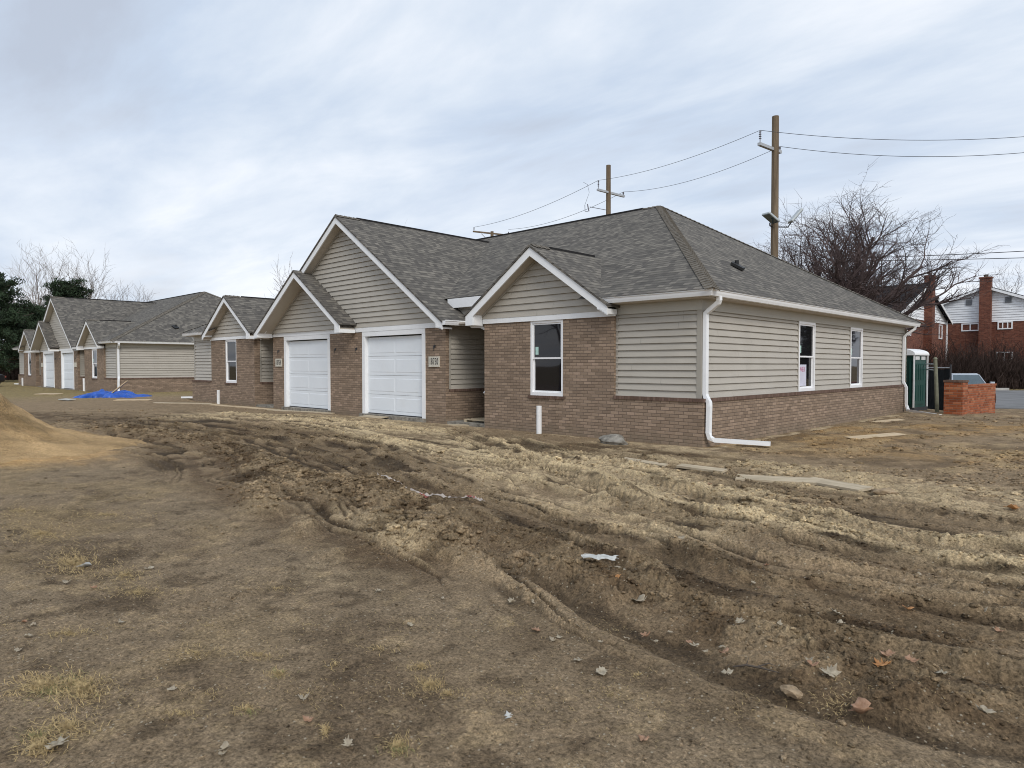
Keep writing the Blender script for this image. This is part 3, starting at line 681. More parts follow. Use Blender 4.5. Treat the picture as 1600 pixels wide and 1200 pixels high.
def make_house(num=True):
    H = empty('duplex_house')
    D = 13.75; ZE = 2.9; ZR = 6.5; YR = 6.95
    bx(-24.46, -.04, .04, D-.04, -.4, .02).build('foundation', 'concrete', H)
    # --- brickwork
    for m in (0, 1):
        b = MB(); l = MB()
        b.box(*mir(-2.045, -.0, m), 0, .12, -.2, .8); b.box(*mir(-.12, 0, m), .12, D, -.2, .8)
        l.box(*mir(-2.045, -.14, m), -.025, .12, .8, .868); l.box(*mir(-.14, .025, m), -.025, D+.02, .8, .868)
        b.build('brick_base', 'brick', H); l.build('brick_ledge', 'rowlock', H)
        b = MB(); u0, u1 = mir(-4.42, -3.43, m)
        b.box(*mir(-5.97, -4.42, m), 0, .12, -.2, 2.53); b.box(*mir(-3.43, -2.045, m), 0.0, .12, -.2, 2.53); b.box(u0, u1, .0, .12, -.2, .74)
        b.box(*mir(-5.97, -5.85, m), .12, 3.0, -.2, .8); b.box(*mir(-5.97, -5.85, m), .12, .22, .8, 2.53); b.box(*mir(-2.16, -2.045, m), .12, .3, .87, 2.53)
        b.build('brick_wall', 'brick', H)
        bx(u0-.05, u1+.05, -.035, .12, .74, .805).build('brick_sill', 'rowlock', H)
        w = window(H, Matrix.Translation((0, .03, 0)), u0, u1, .805, 2.53, 'glass')
        if m == 0:
            o = bx(u0+.13, u0+.22, .038, .041, 1.75, 1.93).build('window_sticker', 'sticker', w)
        b = MB(); b.box(*mir(-8.30, -7.46, m), 0, .12, -.2, 2.51); b.box(*mir(-7.58, -7.46, m), .12, 3.0, -.2, .8)
        b.build('brick_pier', 'brick', H)
        bx(*mir(-7.60, -7.435, m), .12, 3.0, .8, .868).build('porch_ledge', 'rowlock', H)
        bx(*mir(-6.0, -5.85, m), .22, 3.0, .8, .868).build('porch_ledge', 'rowlock', H)
        s = MB(); xq_ = mir(-5.93, -5.93, m)[0]; siding(s, (xq_, 0, 0), (0, 1, 0), (-1 if m == 0 else 1, 0, 0), .868, 2.58, lambda z: (.22, 3.0)); s.build('porch_siding', 'siding', H)
        bx(*mir(-5.98, -5.9, m), .22, .27, .868, 2.58).build('corner_post', 'siding_trim', H)
        sgn = 1 if m == 0 else -1; xw = mir(-7.50, -7.50, m)[0]
        s = MB(); siding(s, (xw, 0, 0), (0, 1, 0), (sgn, 0, 0), .868, 2.58, lambda z: (.12, 3.0)); s.build('porch_siding', 'siding', H)
        bx(*mir(-7.52, -7.45, m), .12, .17, .868, 2.58).build('corner_post', 'siding_trim', H)
        # porch back wall, door, ceiling
        s = MB(); xa, xb = mir(-7.5, -5.95, m); siding(s, (0, 3.0, 0), (1, 0, 0), (0, -1, 0), .0, 2.58, lambda z: (xa, xb)); s.build('porch_back_siding', 'siding', H)
        dd = bx(*mir(-7.2, -6.28, m), 2.90, 2.95, .05, 2.1).build('entry_door', 'door_white', H)
        bx(xa, xb, .10, 3.0, 2.585, 2.62).build('porch_ceiling', 'soffit', H)
        s = MB(); x2, x3 = mir(-8.7, -5.5, m); siding(s, (0, .74, 0), (1, 0, 0), (0, -1, 0), 2.62, 3.2, lambda z: (x2, x3)); s.build('porch_header', 'siding_trim', H)
        bx(*mir(-8.02, -5.2, m), .555, .58, 3.07, 3.325).build('porch_fascia', 'white_trim', H)
        bx(*mir(-8.02, -5.2, m), .585, .74, 3.07, 3.085).build('porch_soffit', 'soffit', H)
        # side siding with windows
        xs = mir(-.10, -.10, m)[0]
        wins = [(4.77, 5.80), (8.43, 9.46)] if m == 0 else []
        s = MB(); cuts = [.17]+[c for a in wins for c in a]+[D-.05]
        for a, c in zip(cuts[::2], cuts[1::2]): siding(s, (xs, 0, 0), (0, 1, 0), (sgn, 0, 0), .868, 2.56, lambda z: (a, c))
        s.build('side_siding', 'siding', H)
        for i_, (a, c) in enumerate(wins):
            t_ = RT(xs+.02); w = window(H, t_, a, c, .872, 2.56, 'glass_violet' if i_ else 'glass', .50)
            bx(a-.035, a, -.035, .02, .872, 2.56, T=RT(xs)).build('window_channel', 'siding_trim', w)
            bx(c, c+.035, -.035, .02, .872, 2.56, T=RT(xs)).build('window_channel', 'siding_trim', w)
            bx(a+.12, a+.21, .0085, .0105, 1.80, 1.98, T=t_).build('window_sticker', 'sticker', w)
            if i_ == 0 and num:
                ps = bx(a+.10, a+.62, .037, .040, 1.0, 1.52, T=t_).build('window_poster', 'poster', w)
                T_ = Matrix(((0, 0, 1, xs+.02-.0355), (1, 0, 0, a+.36), (0, 1, 0, 1.40), (0, 0, 0, 1)))
                tx = text_mesh('WEII', .17, 'poster_ink', 'poster_lettering', w, T_, .9, .001)
        s = MB(); xa, xb = mir(-2.045, -.17, m); siding(s, (0, .10, 0), (1, 0, 0), (0, -1, 0), .868, 2.56, lambda z: (xa, xb)); s.build('front_siding', 'siding', H)
        s = MB(); s.box(*mir(-.17, -.065, m), .065, .10, .868, 2.58); s.box(*mir(-.10, -.065, m), .10, .18, .868, 2.58); s.build('corner_post', 'siding_trim', H)
        bx(*mir(-2.045, -1.99, m), .07, .10, .868, 2.56).build('siding_channel', 'siding_trim', H)
        bx(*mir(-.10, -.065, m), D-.06, D, .868, 2.58).build('corner_post', 'siding_trim', H)
        f = MB(); f.box(*mir(-2.045, -.055, m), .055, .10, 2.56, 2.765); f.box(*mir(-.10, -.055, m), .10, D, 2.56, 2.765); f.build('frieze_board', 'frieze', H)
        f = MB(); f.box(*mir(-2.045, .19, m), -.16, .055, 2.765, 2.785); f.box(*mir(-.055, .19, m), .055, 14.05, 2.765, 2.785)
        f.box(*mir(-2.045, .195, m), -.175, -.16, 2.765, 2.88); f.box(*mir(.19, .205, m), -.175, 14.05, 2.765, 2.88); f.build('soffit', 'soffit', H)
        g = MB(); 
        if m == 0: g.sweep(GUT, [(-2.2, -.176, 2.782), (.206, -.176, 2.782), (.206, 14.06, 2.782)])
        else: g.sweep(GUT, [(S2-.206, 14.06, 2.782), (S2-.206, -.176, 2.782), (S2+2.2, -.176, 2.782)])
        g.build('gutter', 'white_metal', H)
        # garage eave gutter over the porch
        g = MB(); xg = mir(-7.17, -7.17, m)[0]
        if m == 0: g.sweep(GUT, [(xg, -.36, 2.545), (xg, 1.4, 2.545)])
        else: g.sweep(GUT, [(xg, 1.4, 2.545), (xg, -.36, 2.545)])
        g.build('porch_gutter', 'white_metal', H)
        # bay gable
        cx, hl, hr = (-4.13, 2.16, 2.16) if m == 0 else (S2+4.13, 2.16, 2.16)
        gable(H, cx, hl, hr, 4.235, .675, -.35, .0, 2.50, 2.6, 2.6, .0, zr=(2.5, 2.68) if m == 0 else (2.68, 2.5))
        bx(*mir(-6.0, -2.0, m), -.03, .0, 2.53, 2.67).build('band_board', 'white_trim', H)
        r_ = MB(); n1 = Vector((-.56, 0, .83)); n2 = Vector((.56, 0, .83)); caps(r_, (cx, -.3, 4.235), (cx, .3, 4.235), n1, n2, .13); r_.build('ridge_cap', 'ridge_cap', H)
        bx(cx-.035, cx+.035, .35, 2.05, 4.21, 4.262).build('ridge_felt', 'felt', H)
        # garage door with trim
        xa, xb = mir(-11.33, -8.30, m)
        t = MB(); t.box(xa, xa+.14, -.02, .16, .0, 2.37); t.box(xb-.14, xb, -.02, .16, .0, 2.37); t.box(xa, xb, -.022, .16, 2.372, 2.51); t.build('door_trim', 'white_trim', H)
        d = MB(); h = (2.345-.075)/4
        for i in range(4): d.box(xa+.142, xb-.142, .105, .15, .075+i*h, .075+(i+1)*h-.008)
        gd = d.build('garage_door', 'door_white', H)
        for i in range(4):
            p = MB(); wd = (xb-xa-.284)
            for j in range(2):
                a0 = xa+.142+.09+j*(wd/2-.045); a1 = a0+wd/2-.135; z0 = .075+i*h+.085; z1 = z0+h-.178; q = .016
                p.add([(a0, .105, z0), (a1, .105, z0), (a1, .105, z1), (a0, .105, z1), (a0+q, .099, z0+q), (a1-q, .099, z0+q), (a1-q, .099, z1-q), (a0+q, .099, z1-q)],
                      [(4, 5, 6, 7), (0, 1, 5, 4), (1, 2, 6, 5), (2, 3, 7, 6), (3, 0, 4, 7)])
            p.build('door_panel', 'door_white', gd)
        bx(xa+.142, xb-.142, .10, .15, .045, .072).build('door_seal', 'dark_metal', gd)
        bx(xa-.02, xb+.02, -.12, .3, -.3, .045).build('door_sill', 'concrete', H)
        # house number and wiring stubs
        if m == 0: x0, x1, s_ = -8.13, -7.69, '18750'
        else: x0, x1, s_ = S2+7.69, S2+8.13, '18754'
        pl = bx(x0, x1, -.035, .0, 1.46, 1.74).build('house_number', 'plaque', H)
        if num:
            pl['label'] = 'pale stone plaque with the number %s in black' % s_
            dg = text_mesh(s_, .255, 'digit', 'number_digits', pl, Matrix(((1, 0, 0, (x0+x1)/2), (0, 0, -1, -.037), (0, 1, 0, 1.60), (0, 0, 0, 1))), .52, .003)
        for xx in ((-7.9, -11.65) if m == 0 else (S2+7.9, S2+11.65)):
            k = MB(); k.tube([(xx, .0, 2.02), (xx-.01, -.05, 2.03), (xx+.02, -.06, 1.95), (xx-.01, -.04, 1.90)], .012, 5); k.box(xx-.03, xx+.03, -.012, .0, 1.98, 2.05)
            k.build('wire_stub', 'dark_metal', H)
    b = MB(); b.box(S2+11.33, -11.33, 0, .12, -.2, 2.51); b.build('brick_pier', 'brick', H)
    bx(S2+7.43, -7.43, -.03, .0, 2.512, 2.665).build('band_board', 'white_trim', H)
    s = MB(); siding(s, (0, D, 0), (-1, 0, 0), (0, 1, 0), .0, 2.7, lambda z: (0, 24.4)); s.build('back_siding', 'siding', H)
    # garage gables
    gable(H, -12.25, 5.06, 5.06, 6.13, .685, -.35, .0, 2.50, 6.75, 6.75, .0, zr=(2.5, 2.5))
    gable(H, -14.36, 2.90, 2.72, 4.62, .672, -.62, -.06, 2.50, -.38, -.002, -.05)
    n1 = Vector((-.56, 0, .83)); n2 = Vector((.56, 0, .83))
    r_ = MB(); caps(r_, (-12.25, -.35, 6.13), (-12.25, .5, 6.13), n1, n2, .13); r_.build('ridge_cap', 'ridge_cap', H)
    bx(-12.29, -12.21, .4, 6.4, 6.10, 6.165).build('ridge_felt', 'felt', H)
    # main hip roof
    xe = .36; xl = S2-.36; yf = -.33; yb = 14.23; xr = -5.27; xq = S2-xr
    def zf(y): return ZE+(y-yf)*(ZR-ZE)/(YR-yf)
    hx = lambda y: xe-(y-yf)/(YR-yf)*(xe-xr)
    r_ = MB()
    for m in (0, 1):
        f = (lambda p: p) if m == 0 else (lambda p: (S2-p[0], p[1], p[2]))
        q = [f(p) for p in ((xe, yf, ZE), (hx(.56), .56, zf(.56)), (-2.78, .56, zf(.56)), (-2.78, yf, ZE))]; r_.poly(q if m == 0 else q[::-1])
        q = [f(p) for p in ((xe, yf, ZE), (xe, yb, ZE), (xr, YR, ZR))]; r_.poly(q if m == 0 else q[::-1])
    r_.poly([(hx(.56), .56, zf(.56)), (xr, YR, ZR), (xq, YR, ZR), (S2-hx(.56), .56, zf(.56))][::-1])
    r_.poly([(xe, yb, ZE), (xl, yb, ZE), (xq, YR, ZR), (xr, YR, ZR)])
    rf = r_.build('roof', 'shingles', H)
    nf = Vector((0, -.44, .9)).normalized(); nb = Vector((0, .44, .9)).normalized(); ns = Vector((.54, 0, .84)).normalized(); nw = Vector((-.54, 0, .84)).normalized()
    for A_c, B_c, na, nb_ in (((xe, yf, ZE), (xr, YR, ZR), nf, ns), ((xl, yf, ZE), (xq, YR, ZR), nf, nw), ((xe, yb, ZE), (xr, YR, ZR), nb, ns), ((xl, yb, ZE), (xq, YR, ZR), nb, nw), ((xr-.6, YR, ZR), (xr, YR, ZR), nf, nb)):
        c = MB(); caps(c, A_c, B_c, na, nb_); c.build('hip_cap', 'ridge_cap', rf)
    bx(xq+.6, xr-.6, YR-.05, YR+.05, ZR-.03, ZR+.035).build('ridge_felt', 'felt', rf)
    v = MB(); v.tube([(-1.06, 3.55, 3.76), (-1.06, 3.55, 3.98)], .05, 8); T = Matrix.Translation((-1.02, 3.5, 3.82)) @ Matrix.Rotation(R(33), 4, 'Y') @ Matrix.Rotation(R(20), 4, 'Z')
    v.box(-.16, .16, -.14, .14, -.01, .05, T); v.build('roof_vent', 'black', rf)
    v = MB(); v.tube([(S2+2.0, 2.0, 3.9), (S2+2.0, 2.0, 4.25)], .05, 8); v.build('roof_vent', 'black', rf)
    # downspouts
    g = MB(); g.rect_pipe([(.275, .08, 2.80), (.275, .09, 2.72), (.25, .10, 2.67), (.06, .13, 2.545), (-.015, .14, 2.49), (-.02, .14, 2.40), (-.02, .14, .96), (.0, .135, .90), (.075, .11, .80), (.085, .10, .72), (.075, .10, .22), (.095, .11, .13), (.17, .15, .085), (1.10, .50, .06)], .10, .075, (0, 1, 0))
    g.build('downspout', 'white_metal', H)
    g = MB(); g.rect_pipe([(.275, 13.62, 2.80), (.275, 13.62, 2.70), (.05, 13.55, 2.52), (-.015, 13.53, 2.44), (-.02, 13.53, .96), (.075, 13.5, .78), (.085, 13.5, .2), (.17, 13.4, .02), (1.35, 12.1, -.02)], .09, .07, (0, 1, 0))
    g.build('downspout', 'white_metal', H)
    g = MB(); g.rect_pipe([(S2-.275, .2, 2.80), (S2-.275, .2, 2.70), (S2-.05, .2, 2.5), (S2+.02, .2, 2.42), (S2+.02, .2, .96), (S2-.08, .2, .8), (S2-.08, .2, .16), (S2-.2, .18, .09), (S2-.95, -.1, .07)], .10, .075, (0, 1, 0))
    g.build('downspout', 'white_metal', H)
    g = MB(); g.rect_pipe([(-6.95, .45, 2.60), (-6.9, .45, 2.52), (-6.45, .35, 2.50), (-6.2, .3, 2.42), (-6.03, .28, 2.30), (-6.03, .28, .95), (-6.10, .2, .85), (-6.10, .14, .78)], .08, .07, (0, 1, 0)); g.build('downspout', 'white_metal', H)
    return H
house = make_house()
tag(house, 'nearest new tan siding and brick duplex, with number plaque 18750', 'house', 'new duplex houses')
h2 = copy_tree(house); h2.location = (-35.1, 0, -.06)
for ch in list(h2.children_recursive):
    if ch.name.startswith(('number_digits', 'window_poster', 'poster_lettering')): bpy.data.objects.remove(ch)
    elif ch.name.startswith('house_number'):
        if 'label' in ch: del ch['label']
tag(h2, 'farther new tan and brick duplex at the far left, behind the blue tarp', 'house', 'new duplex houses')
# ------------------------------------------------------------------ pipes, planks, tarp and litter by the houses
def cleanout(x, y, label, h=.62, tilt=0.0):
    z = gz(x, y); m = MB(); n = 18; r = .06
    m.tube([(0, 0, -.3), (tilt*.5, 0, h*.5), (tilt, 0, h)], r, n, caps=False)
    m.tube([(tilt*.5, 0, h*.5), (tilt, 0, h)], r-.006, n, caps=False)
    o_ = len(m.v)
    for k in range(n):
        t = 2*math.pi*k/n
        m.v += [(tilt+r*math.cos(t), r*math.sin(t), h), (tilt+(r-.006)*math.cos(t), (r-.006)*math.sin(t), h)]
    for k in range(n): k2 = (k+1) % n; m.f.append((o_+2*k, o_+2*k2, o_+2*k2+1, o_+2*k+1))
    m.tube([(tilt, 0, h-.05), (tilt, 0, h-.045)], r-.007, n)
    o = m.build('cleanout_pipe', 'pvc', loc=(x, y, z)); o.data.polygons.foreach_set('use_smooth', [len(p.vertices) == 4 for p in o.data.polygons])
    return tag(o, label, 'pipe', 'white drain pipes standing by the houses')
cleanout(-3.68, -.52, 'white plastic pipe standing in the mud under the nearest front window')
cleanout(-20.8, -.42, 'white plastic pipe before the brick bay at the far end of the nearest house', .55, .02)
cleanout(-39.2, -.5, 'white plastic pipe standing just left of the blue tarp', .75, -.05)
cleanout(-55.7, -.45, 'white plastic pipe at the far left bay of the farther house', .60)

def board(name, pts, w, th, mat, label, cat='board', group=None, sag=0.02, rz=0, lift=.0):
    (x0, y0), (x1, y1) = pts; L_ = math.hypot(x1-x0, y1-y0); a = math.atan2(y1-y0, x1-x0); m = MB(); n = 12
    rnd = random.Random(int(x0*100)); cx, cy = (x0+x1)/2, (y0+y1)/2; rows = []
    for i in range(n+1):
        u = -L_/2+L_*i/n; ww = w/2*(1+rnd.uniform(-.03, .03)); g = gz(cx+u*math.cos(a), cy+u*math.sin(a)); rows.append((u, ww, g))
    gs = [r[2] for r in rows]; gl = np.polyfit([r[0] for r in rows], gs, 1)
    for u, ww, g in rows:
        z = float(np.polyval(gl, u))+.004+lift+sag*.3*math.sin(u*2.3)
        for s_ in (-1, 1): m.v.append((u, s_*ww, z+s_*.01)); m.v.append((u, s_*ww, z+s_*.01+th))
    for i in range(n):
        o_ = i*4; m.f += [(o_, o_+2, o_+6, o_+4), (o_+1, o_+5, o_+7, o_+3), (o_, o_+4, o_+5, o_+1), (o_+2, o_+3, o_+7, o_+6)]
    m.f += [(0, 1, 3, 2), (n*4, n*4+2, n*4+3, n*4+1)]
    o = m.build(name, mat, loc=(cx, cy, 0), rz=a)
    return tag(o, label, cat, group)
GB = 'loose boards lying in the mud'
def bd(p, q, w, th, mat, label, **k): return board('wood_board', (G(*p)[:2], G(*q)[:2]), w, th, mat, label, 'board', GB, **k)
bd((1152, 748), (1290, 757), .26, .03, 'plank', 'broken pale board on the right of the mud, left half of the muddy pair')
bd((1262, 752), (1356, 772), .24, .03, 'plank', 'muddy split pale board lying right of the other broken board')
bd((1062, 730), (1134, 740), .13, .03, 'plank', 'short narrow board lying in mud in front of the near corner downspout')
bd((975, 717), (1042, 728), .08, .02, 'plank', 'thin buried strip of wood just left of the short narrow board')
bd((1330, 688), (1408, 680), .25, .012, 'new_wood', 'pale flat board on brown earth beside the long side wall', sag=0)
bd((1368, 661), (1410, 656), .2, .012, 'new_wood', 'small pale board near the far corner downspout', sag=0)
bd((700, 662), (752, 662), .14, .03, 'plank', 'plank lying across the porch opening beside the 18750 pier')
bd((566, 651), (600, 653), .35, .02, 'plank', 'flat board at the foot of the middle brick pier', lift=.03)
bd((240, 630), (330, 632), .12, .03, 'plank', 'long plank lying on mud between the two houses')
bd((330, 633), (420, 640), .16, .025, 'new_wood', 'long pale plank along the foot of the far brick bay')
bd((420, 641), (520, 645), .14, .025, 'plank', 'plank lying before the left garage door')
bd((60, 616), (90, 617), .5, .03, 'new_wood', 'pale panel on the mud left of the blue tarp', lift=.02)
bd((96, 625), (112, 626), .3, .03, 'paper', 'small white panel lying in front of the tarp', lift=.02)
bd((180, 626), (235, 626), .35, .02, 'new_wood', 'pale board lying in the mud below the blue tarp')
m = MB()
for i in range(3): m.box(-.45, .45, -.32+i*.25, -.16+i*.25, .10, .125)
for i in range(2): m.box(-.43+i*.78, -.35+i*.78, -.34, .34, .0, .098)
o = m.build('wood_step', 'plank', loc=(-6.55, .55, -.03)); tag(o, 'low wooden pallet step inside the porch beside the 18750 pier', 'pallet')

def cloth(name, mat, L_, Wd, hf, nx, ny, loc, rz, label, cat):
    m = MB()
    for j in range(ny+1):
        for i in range(nx+1):
            u = i/nx-.5; v = j/ny-.5; x, y, z = hf(u, v); m.v.append((x, y, z))
    for j in range(ny):
        for i in range(nx): a = j*(nx+1)+i; m.f.append((a, a+1, a+nx+2, a+nx+1))
    o = m.build(name, mat, loc=loc, rz=rz); s_ = o.modifiers.new('thick', 'SOLIDIFY'); s_.thickness = .006
    return tag(o, label, cat)
tz = P(176, 32.3)
def tf(u, v):
    x = u*3.0; y = v*1.7; a = np.array([[x*2.1]]); b = np.array([[y*2.1]])
    n1 = float(fbm(a, b, 4, 301)[0, 0])-.5; n2 = float(fbm(a*3, b*3, 3, 311)[0, 0])-.5
    e_ = max(0, 1-(2*abs(u))**2.4)*max(0, 1-(2*abs(v))**2.6)
    z = .06+.30*e_**.6*(1-.35*max(0, u)*2)+n1*.32*e_**.4+n2*.14*(.3+e_)
    rag = 1+.18*math.sin(u*17)+.12*math.sin(u*41)
    return (x*(1+.08*math.sin(v*9)), y*rag, max(z-.06, .0))
cloth('tarp', 'tarp', 3.3, 1.9, tf, 70, 40, (tz[0], tz[1], gz(tz[0], tz[1])-.02), R(44), 'crumpled bright blue tarpaulin heaped on the mud', 'tarpaulin')
m = MB(); T = Matrix.Rotation(R(-38), 4, 'Y'); m.box(-.45, .45, -.06, .06, -.02, .02, T)
tb = P(187, 31.7); o = m.build('wood_board', 'new_wood', loc=(tb[0], tb[1], .50), rz=R(44)); tag(o, 'short pale board sticking up out of the blue tarp', 'board')

# lump of concrete beside the front wall
rnd = random.Random(5)
def rock(name, mat, r, sq, loc, label, cat, seed=1, sub=3, group=None):
    import bmesh
    b = bmesh.new(); bmesh.ops.create_icosphere(b, subdivisions=sub, radius=1.0); rr_ = random.Random(seed); off = [rr_.uniform(0, 50) for _ in range(3)]
    from mathutils import noise
    for v in b.verts:
        d = 1+.45*noise.noise(v.co*1.1+Vector(off))+.22*noise.noise(v.co*2.7+Vector(off))+.10*noise.noise(v.co*6+Vector(off))
        v.co = Vector((v.co.x*r*sq[0]*d, v.co.y*r*sq[1]*d, v.co.z*r*sq[2]*d))
    me = bpy.data.meshes.new(name); b.to_mesh(me); b.free(); me.materials.append(MT[mat])
    o = bpy.data.objects.new(name, me); COL.objects.link(o); o.location = loc
    return tag(o, label, cat, group)
q = G(958, 693); rock('concrete_lump', 'concrete', .24, (1.25, .8, .5), (q[0], q[1], gz(q[0], q[1])+.05), 'rough grey lump of concrete at the foot of the front brick wall', 'rubble', 3)
q = G(1243, 1096); rock('stone', 'stone', .034, (1.25, .9, .75), (q[0], q[1], gz(q[0], q[1])+.018), 'smooth tan stone below the dark clods in the lower right', 'stone', 8)
q = G(1385, 777); rock('stone', 'stone', .09, (1.3, .8, .5), (q[0], q[1], gz(q[0], q[1])+.03), 'rounded earth coloured stone right of the broken boards', 'stone', 9)

# barrier tape trodden into the mud
def ribbon(name, pts, w, mat, label, cat, rr_=7):
    m = MB(); rnd = random.Random(rr_); C = curve(pts, 12)
    for i, (x, y) in enumerate(C):
        d = C[min(i+1, len(C)-1)]-C[max(i-1, 0)]; d = d/np.linalg.norm(d); n_ = np.array((-d[1], d[0]))
        ww = w*rnd.uniform(.45, 1.0); z0 = gz(x, y)+.02+rnd.uniform(0, .018); tl = rnd.uniform(-.4, .9)
        for s_ in (-1, 1): m.v.append((x+n_[0]*ww*s_*.5, y+n_[1]*ww*s_*.5, z0+s_*tl*ww*.5+.01))
    for i in range(len(C)-1): m.f.append((2*i, 2*i+1, 2*i+3, 2*i+2))
    o = m.build(name, mat); s_ = o.modifiers.new('thick', 'SOLIDIFY'); s_.thickness = .002
    return o
t1 = ribbon('barrier_tape', [(578, 767), (600, 771), (640, 775), (690, 781), (730, 786), (758, 787)], .045, 'tape', '', '')
tag(t1, 'strip of white barrier tape trodden into the mud left of centre', 'tape')
for c0, c1 in (((728, 785), (742, 787)), ((655, 778), (668, 780))):
    r_ = ribbon('red_stripe', [c0, c1], .035, 'tape_red', '', ''); r_.location.z += .006; r_.parent = t1

# ------------------------------------------------------------------ sheets, leaves
def leaf_mesh(seed, size, lobes=True, curl=.5):
    rnd = random.Random(seed); m = MB()
    if lobes: prof = [(0, .05), (14, .42), (28, .30), (42, .78), (58, .52), (66, .62), (80, .48), (92, .98), (104, .55), (112, .6), (124, .45), (138, .80), (152, .33), (166, .44), (180, .06)]
    else: prof = [(0, .1), (25, .5), (60, .62), (90, .95), (120, .60), (155, .52), (180, .1)]
    ring = []
    for s_ in (1, -1):
        pr = prof if s_ == 1 else prof[-2:0:-1]
        for a, r in pr:
            t = R(a); rr_ = (.48+.52*r)*size*rnd.uniform(.8, 1.2)*(1 if a not in (0, 180) else .3)
            ring.append((s_*rr_*math.sin(t)*.95, -rr_*math.cos(t)))
    n = len(ring); cu = rnd.uniform(.6, 1.2)*curl; cv = rnd.uniform(.3, 1.2)*curl; ph = rnd.uniform(0, 6)
    def zf(x, y): return (cu*x*x+cv*y*y*.6)/size+.09*size*math.sin(x/size*5+ph)+.07*size*math.cos(y/size*6+ph)
    for k in (1.0, .62, .3):
        for x, y in ring: m.v.append((x*k, y*k, zf(x*k, y*k)))
    m.v.append((0, 0, 0)); c = len(m.v)-1
    for b in range(2):
        for i in range(n): j = (i+1) % n; m.f.append((b*n+i, b*n+j, (b+1)*n+j, (b+1)*n+i))
    for i in range(n): m.f.append((2*n+i, 2*n+(i+1) % n, c))
    m.tube([(0, -size*.1, .002), (size*.05, -size*.9, size*.1)], size*.02, 4)
    return m
def put_leaf(px, py, mat, size, seed, label, group=None, lobes=True, curl=.5, tilt=.25, name='fallen_leaf', cat='leaf'):
    q = G(px, py); o = leaf_mesh(seed, size, lobes, curl).build(name, mat, smooth=True)
    rnd = random.Random(seed+99); o.location = (q[0], q[1], gz(q[0], q[1])+.008+size*.08)
    o.rotation_euler = (rnd.uniform(-tilt, tilt), rnd.uniform(-tilt, tilt), rnd.uniform(0, 6.28))
    s_ = o.modifiers.new('thick', 'SOLIDIFY'); s_.thickness = .0012
    return tag(o, label, cat, group)
def sheet(px, py, w, h, seed, rz, mat, label, cat, name):
    q = G(px, py); n = 14; m = MB(); rnd = random.Random(seed); ph = rnd.uniform(0, 9)
    for j in range(n+1):
        for i in range(n+1):
            u = i/n-.5; v = j/n-.5; rg = 1+.10*math.sin(v*9+ph)+.06*math.sin(u*13)
            m.v.append((u*w*rg, v*h*(1+.12*math.sin(u*8+ph)), .010+abs(.05*w*math.sin(u*7+ph+v*4))+.035*w*math.sin(v*9-ph)*u+.02*w*abs(math.sin(u*19))))
    for j in range(n):
        for i in range(n): a = j*(n+1)+i; m.f.append((a, a+1, a+n+2, a+n+1))
    o = m.build(name, mat, loc=(q[0], q[1], gz(q[0], q[1])+.015), rz=rz); s_ = o.modifiers.new('thick', 'SOLIDIFY'); s_.thickness = .002
    return tag(o, label, cat)
sheet(938, 912, .24, .10, 3, R(30), 'paper', 'crumpled torn white paper lying in a rut right of centre', 'paper', 'torn_paper')
sheet(966, 914, .07, .09, 5, R(70), 'leaf_pale', 'dirty beige scrap leaning against the torn white paper', 'paper', 'paper_scrap')
put_leaf(1355, 1130, 'leaf_brown', .062, 11, 'large brown curled leaf in the lower right of the mud', lobes=False, curl=.9)
put_leaf(1386, 1058, 'leaf_orange', .046, 12, 'orange maple leaf, lower of the orange pair at lower right')
put_leaf(1393, 1050, 'leaf_brown', .040, 13, 'rusty leaf overlapping the top of the orange maple leaf')
put_leaf(1303, 1076, 'leaf_pale', .050, 14, 'pale tan maple leaf below the dark clods at lower right')
put_leaf(1547, 1133, 'leaf_pale', .042, 15, 'grey white lobed leaf near the right bottom edge')
put_leaf(962, 930, 'leaf_orange', .045, 16, 'orange leaf just below the torn white paper')
put_leaf(1000, 951, 'leaf_pale', .055, 17, 'long pale leaf lying right below the orange leaf', curl=.9)
put_leaf(942, 1058, 'leaf_pale', .038, 18, 'bluish grey lobed leaf alone in the smooth dirt, centre bottom')
put_leaf(1140, 1065, 'leaf_pale', .034, 19, 'whitish leaf left of the dark broken twig', lobes=False)
put_leaf(1480, 1058, 'leaf_pale', .036, 20, 'pale leaf lying right of the orange pair')
put_leaf(128, 888, 'paper', .060, 21, 'white leaf scrap at left, nearest the straw patch', lobes=False)
put_leaf(78, 1172, 'leaf_pale', .048, 22, 'pale lobed leaf in the bottom left corner')
put_leaf(228, 891, 'leaf_pale', .040, 23, 'small whitish leaf right of the white scrap at left', lobes=False)
put_leaf(794, 1130, 'paper', .022, 24, 'tiny white scrap at the bottom centre', lobes=False)
put_leaf(838, 990, 'leaf_brown', .030, 30, 'small brown leaf in the dirt just below the centre ruts')
put_leaf(1588, 798, 'leaf_orange', .10, 31, 'reddish scrap of wood or leaf at the right edge', lobes=False)
put_leaf(1424, 956, 'leaf_orange', .035, 32, 'small orange leaf on the smooth floor of the right rut', lobes=False)
rnd = random.Random(77)
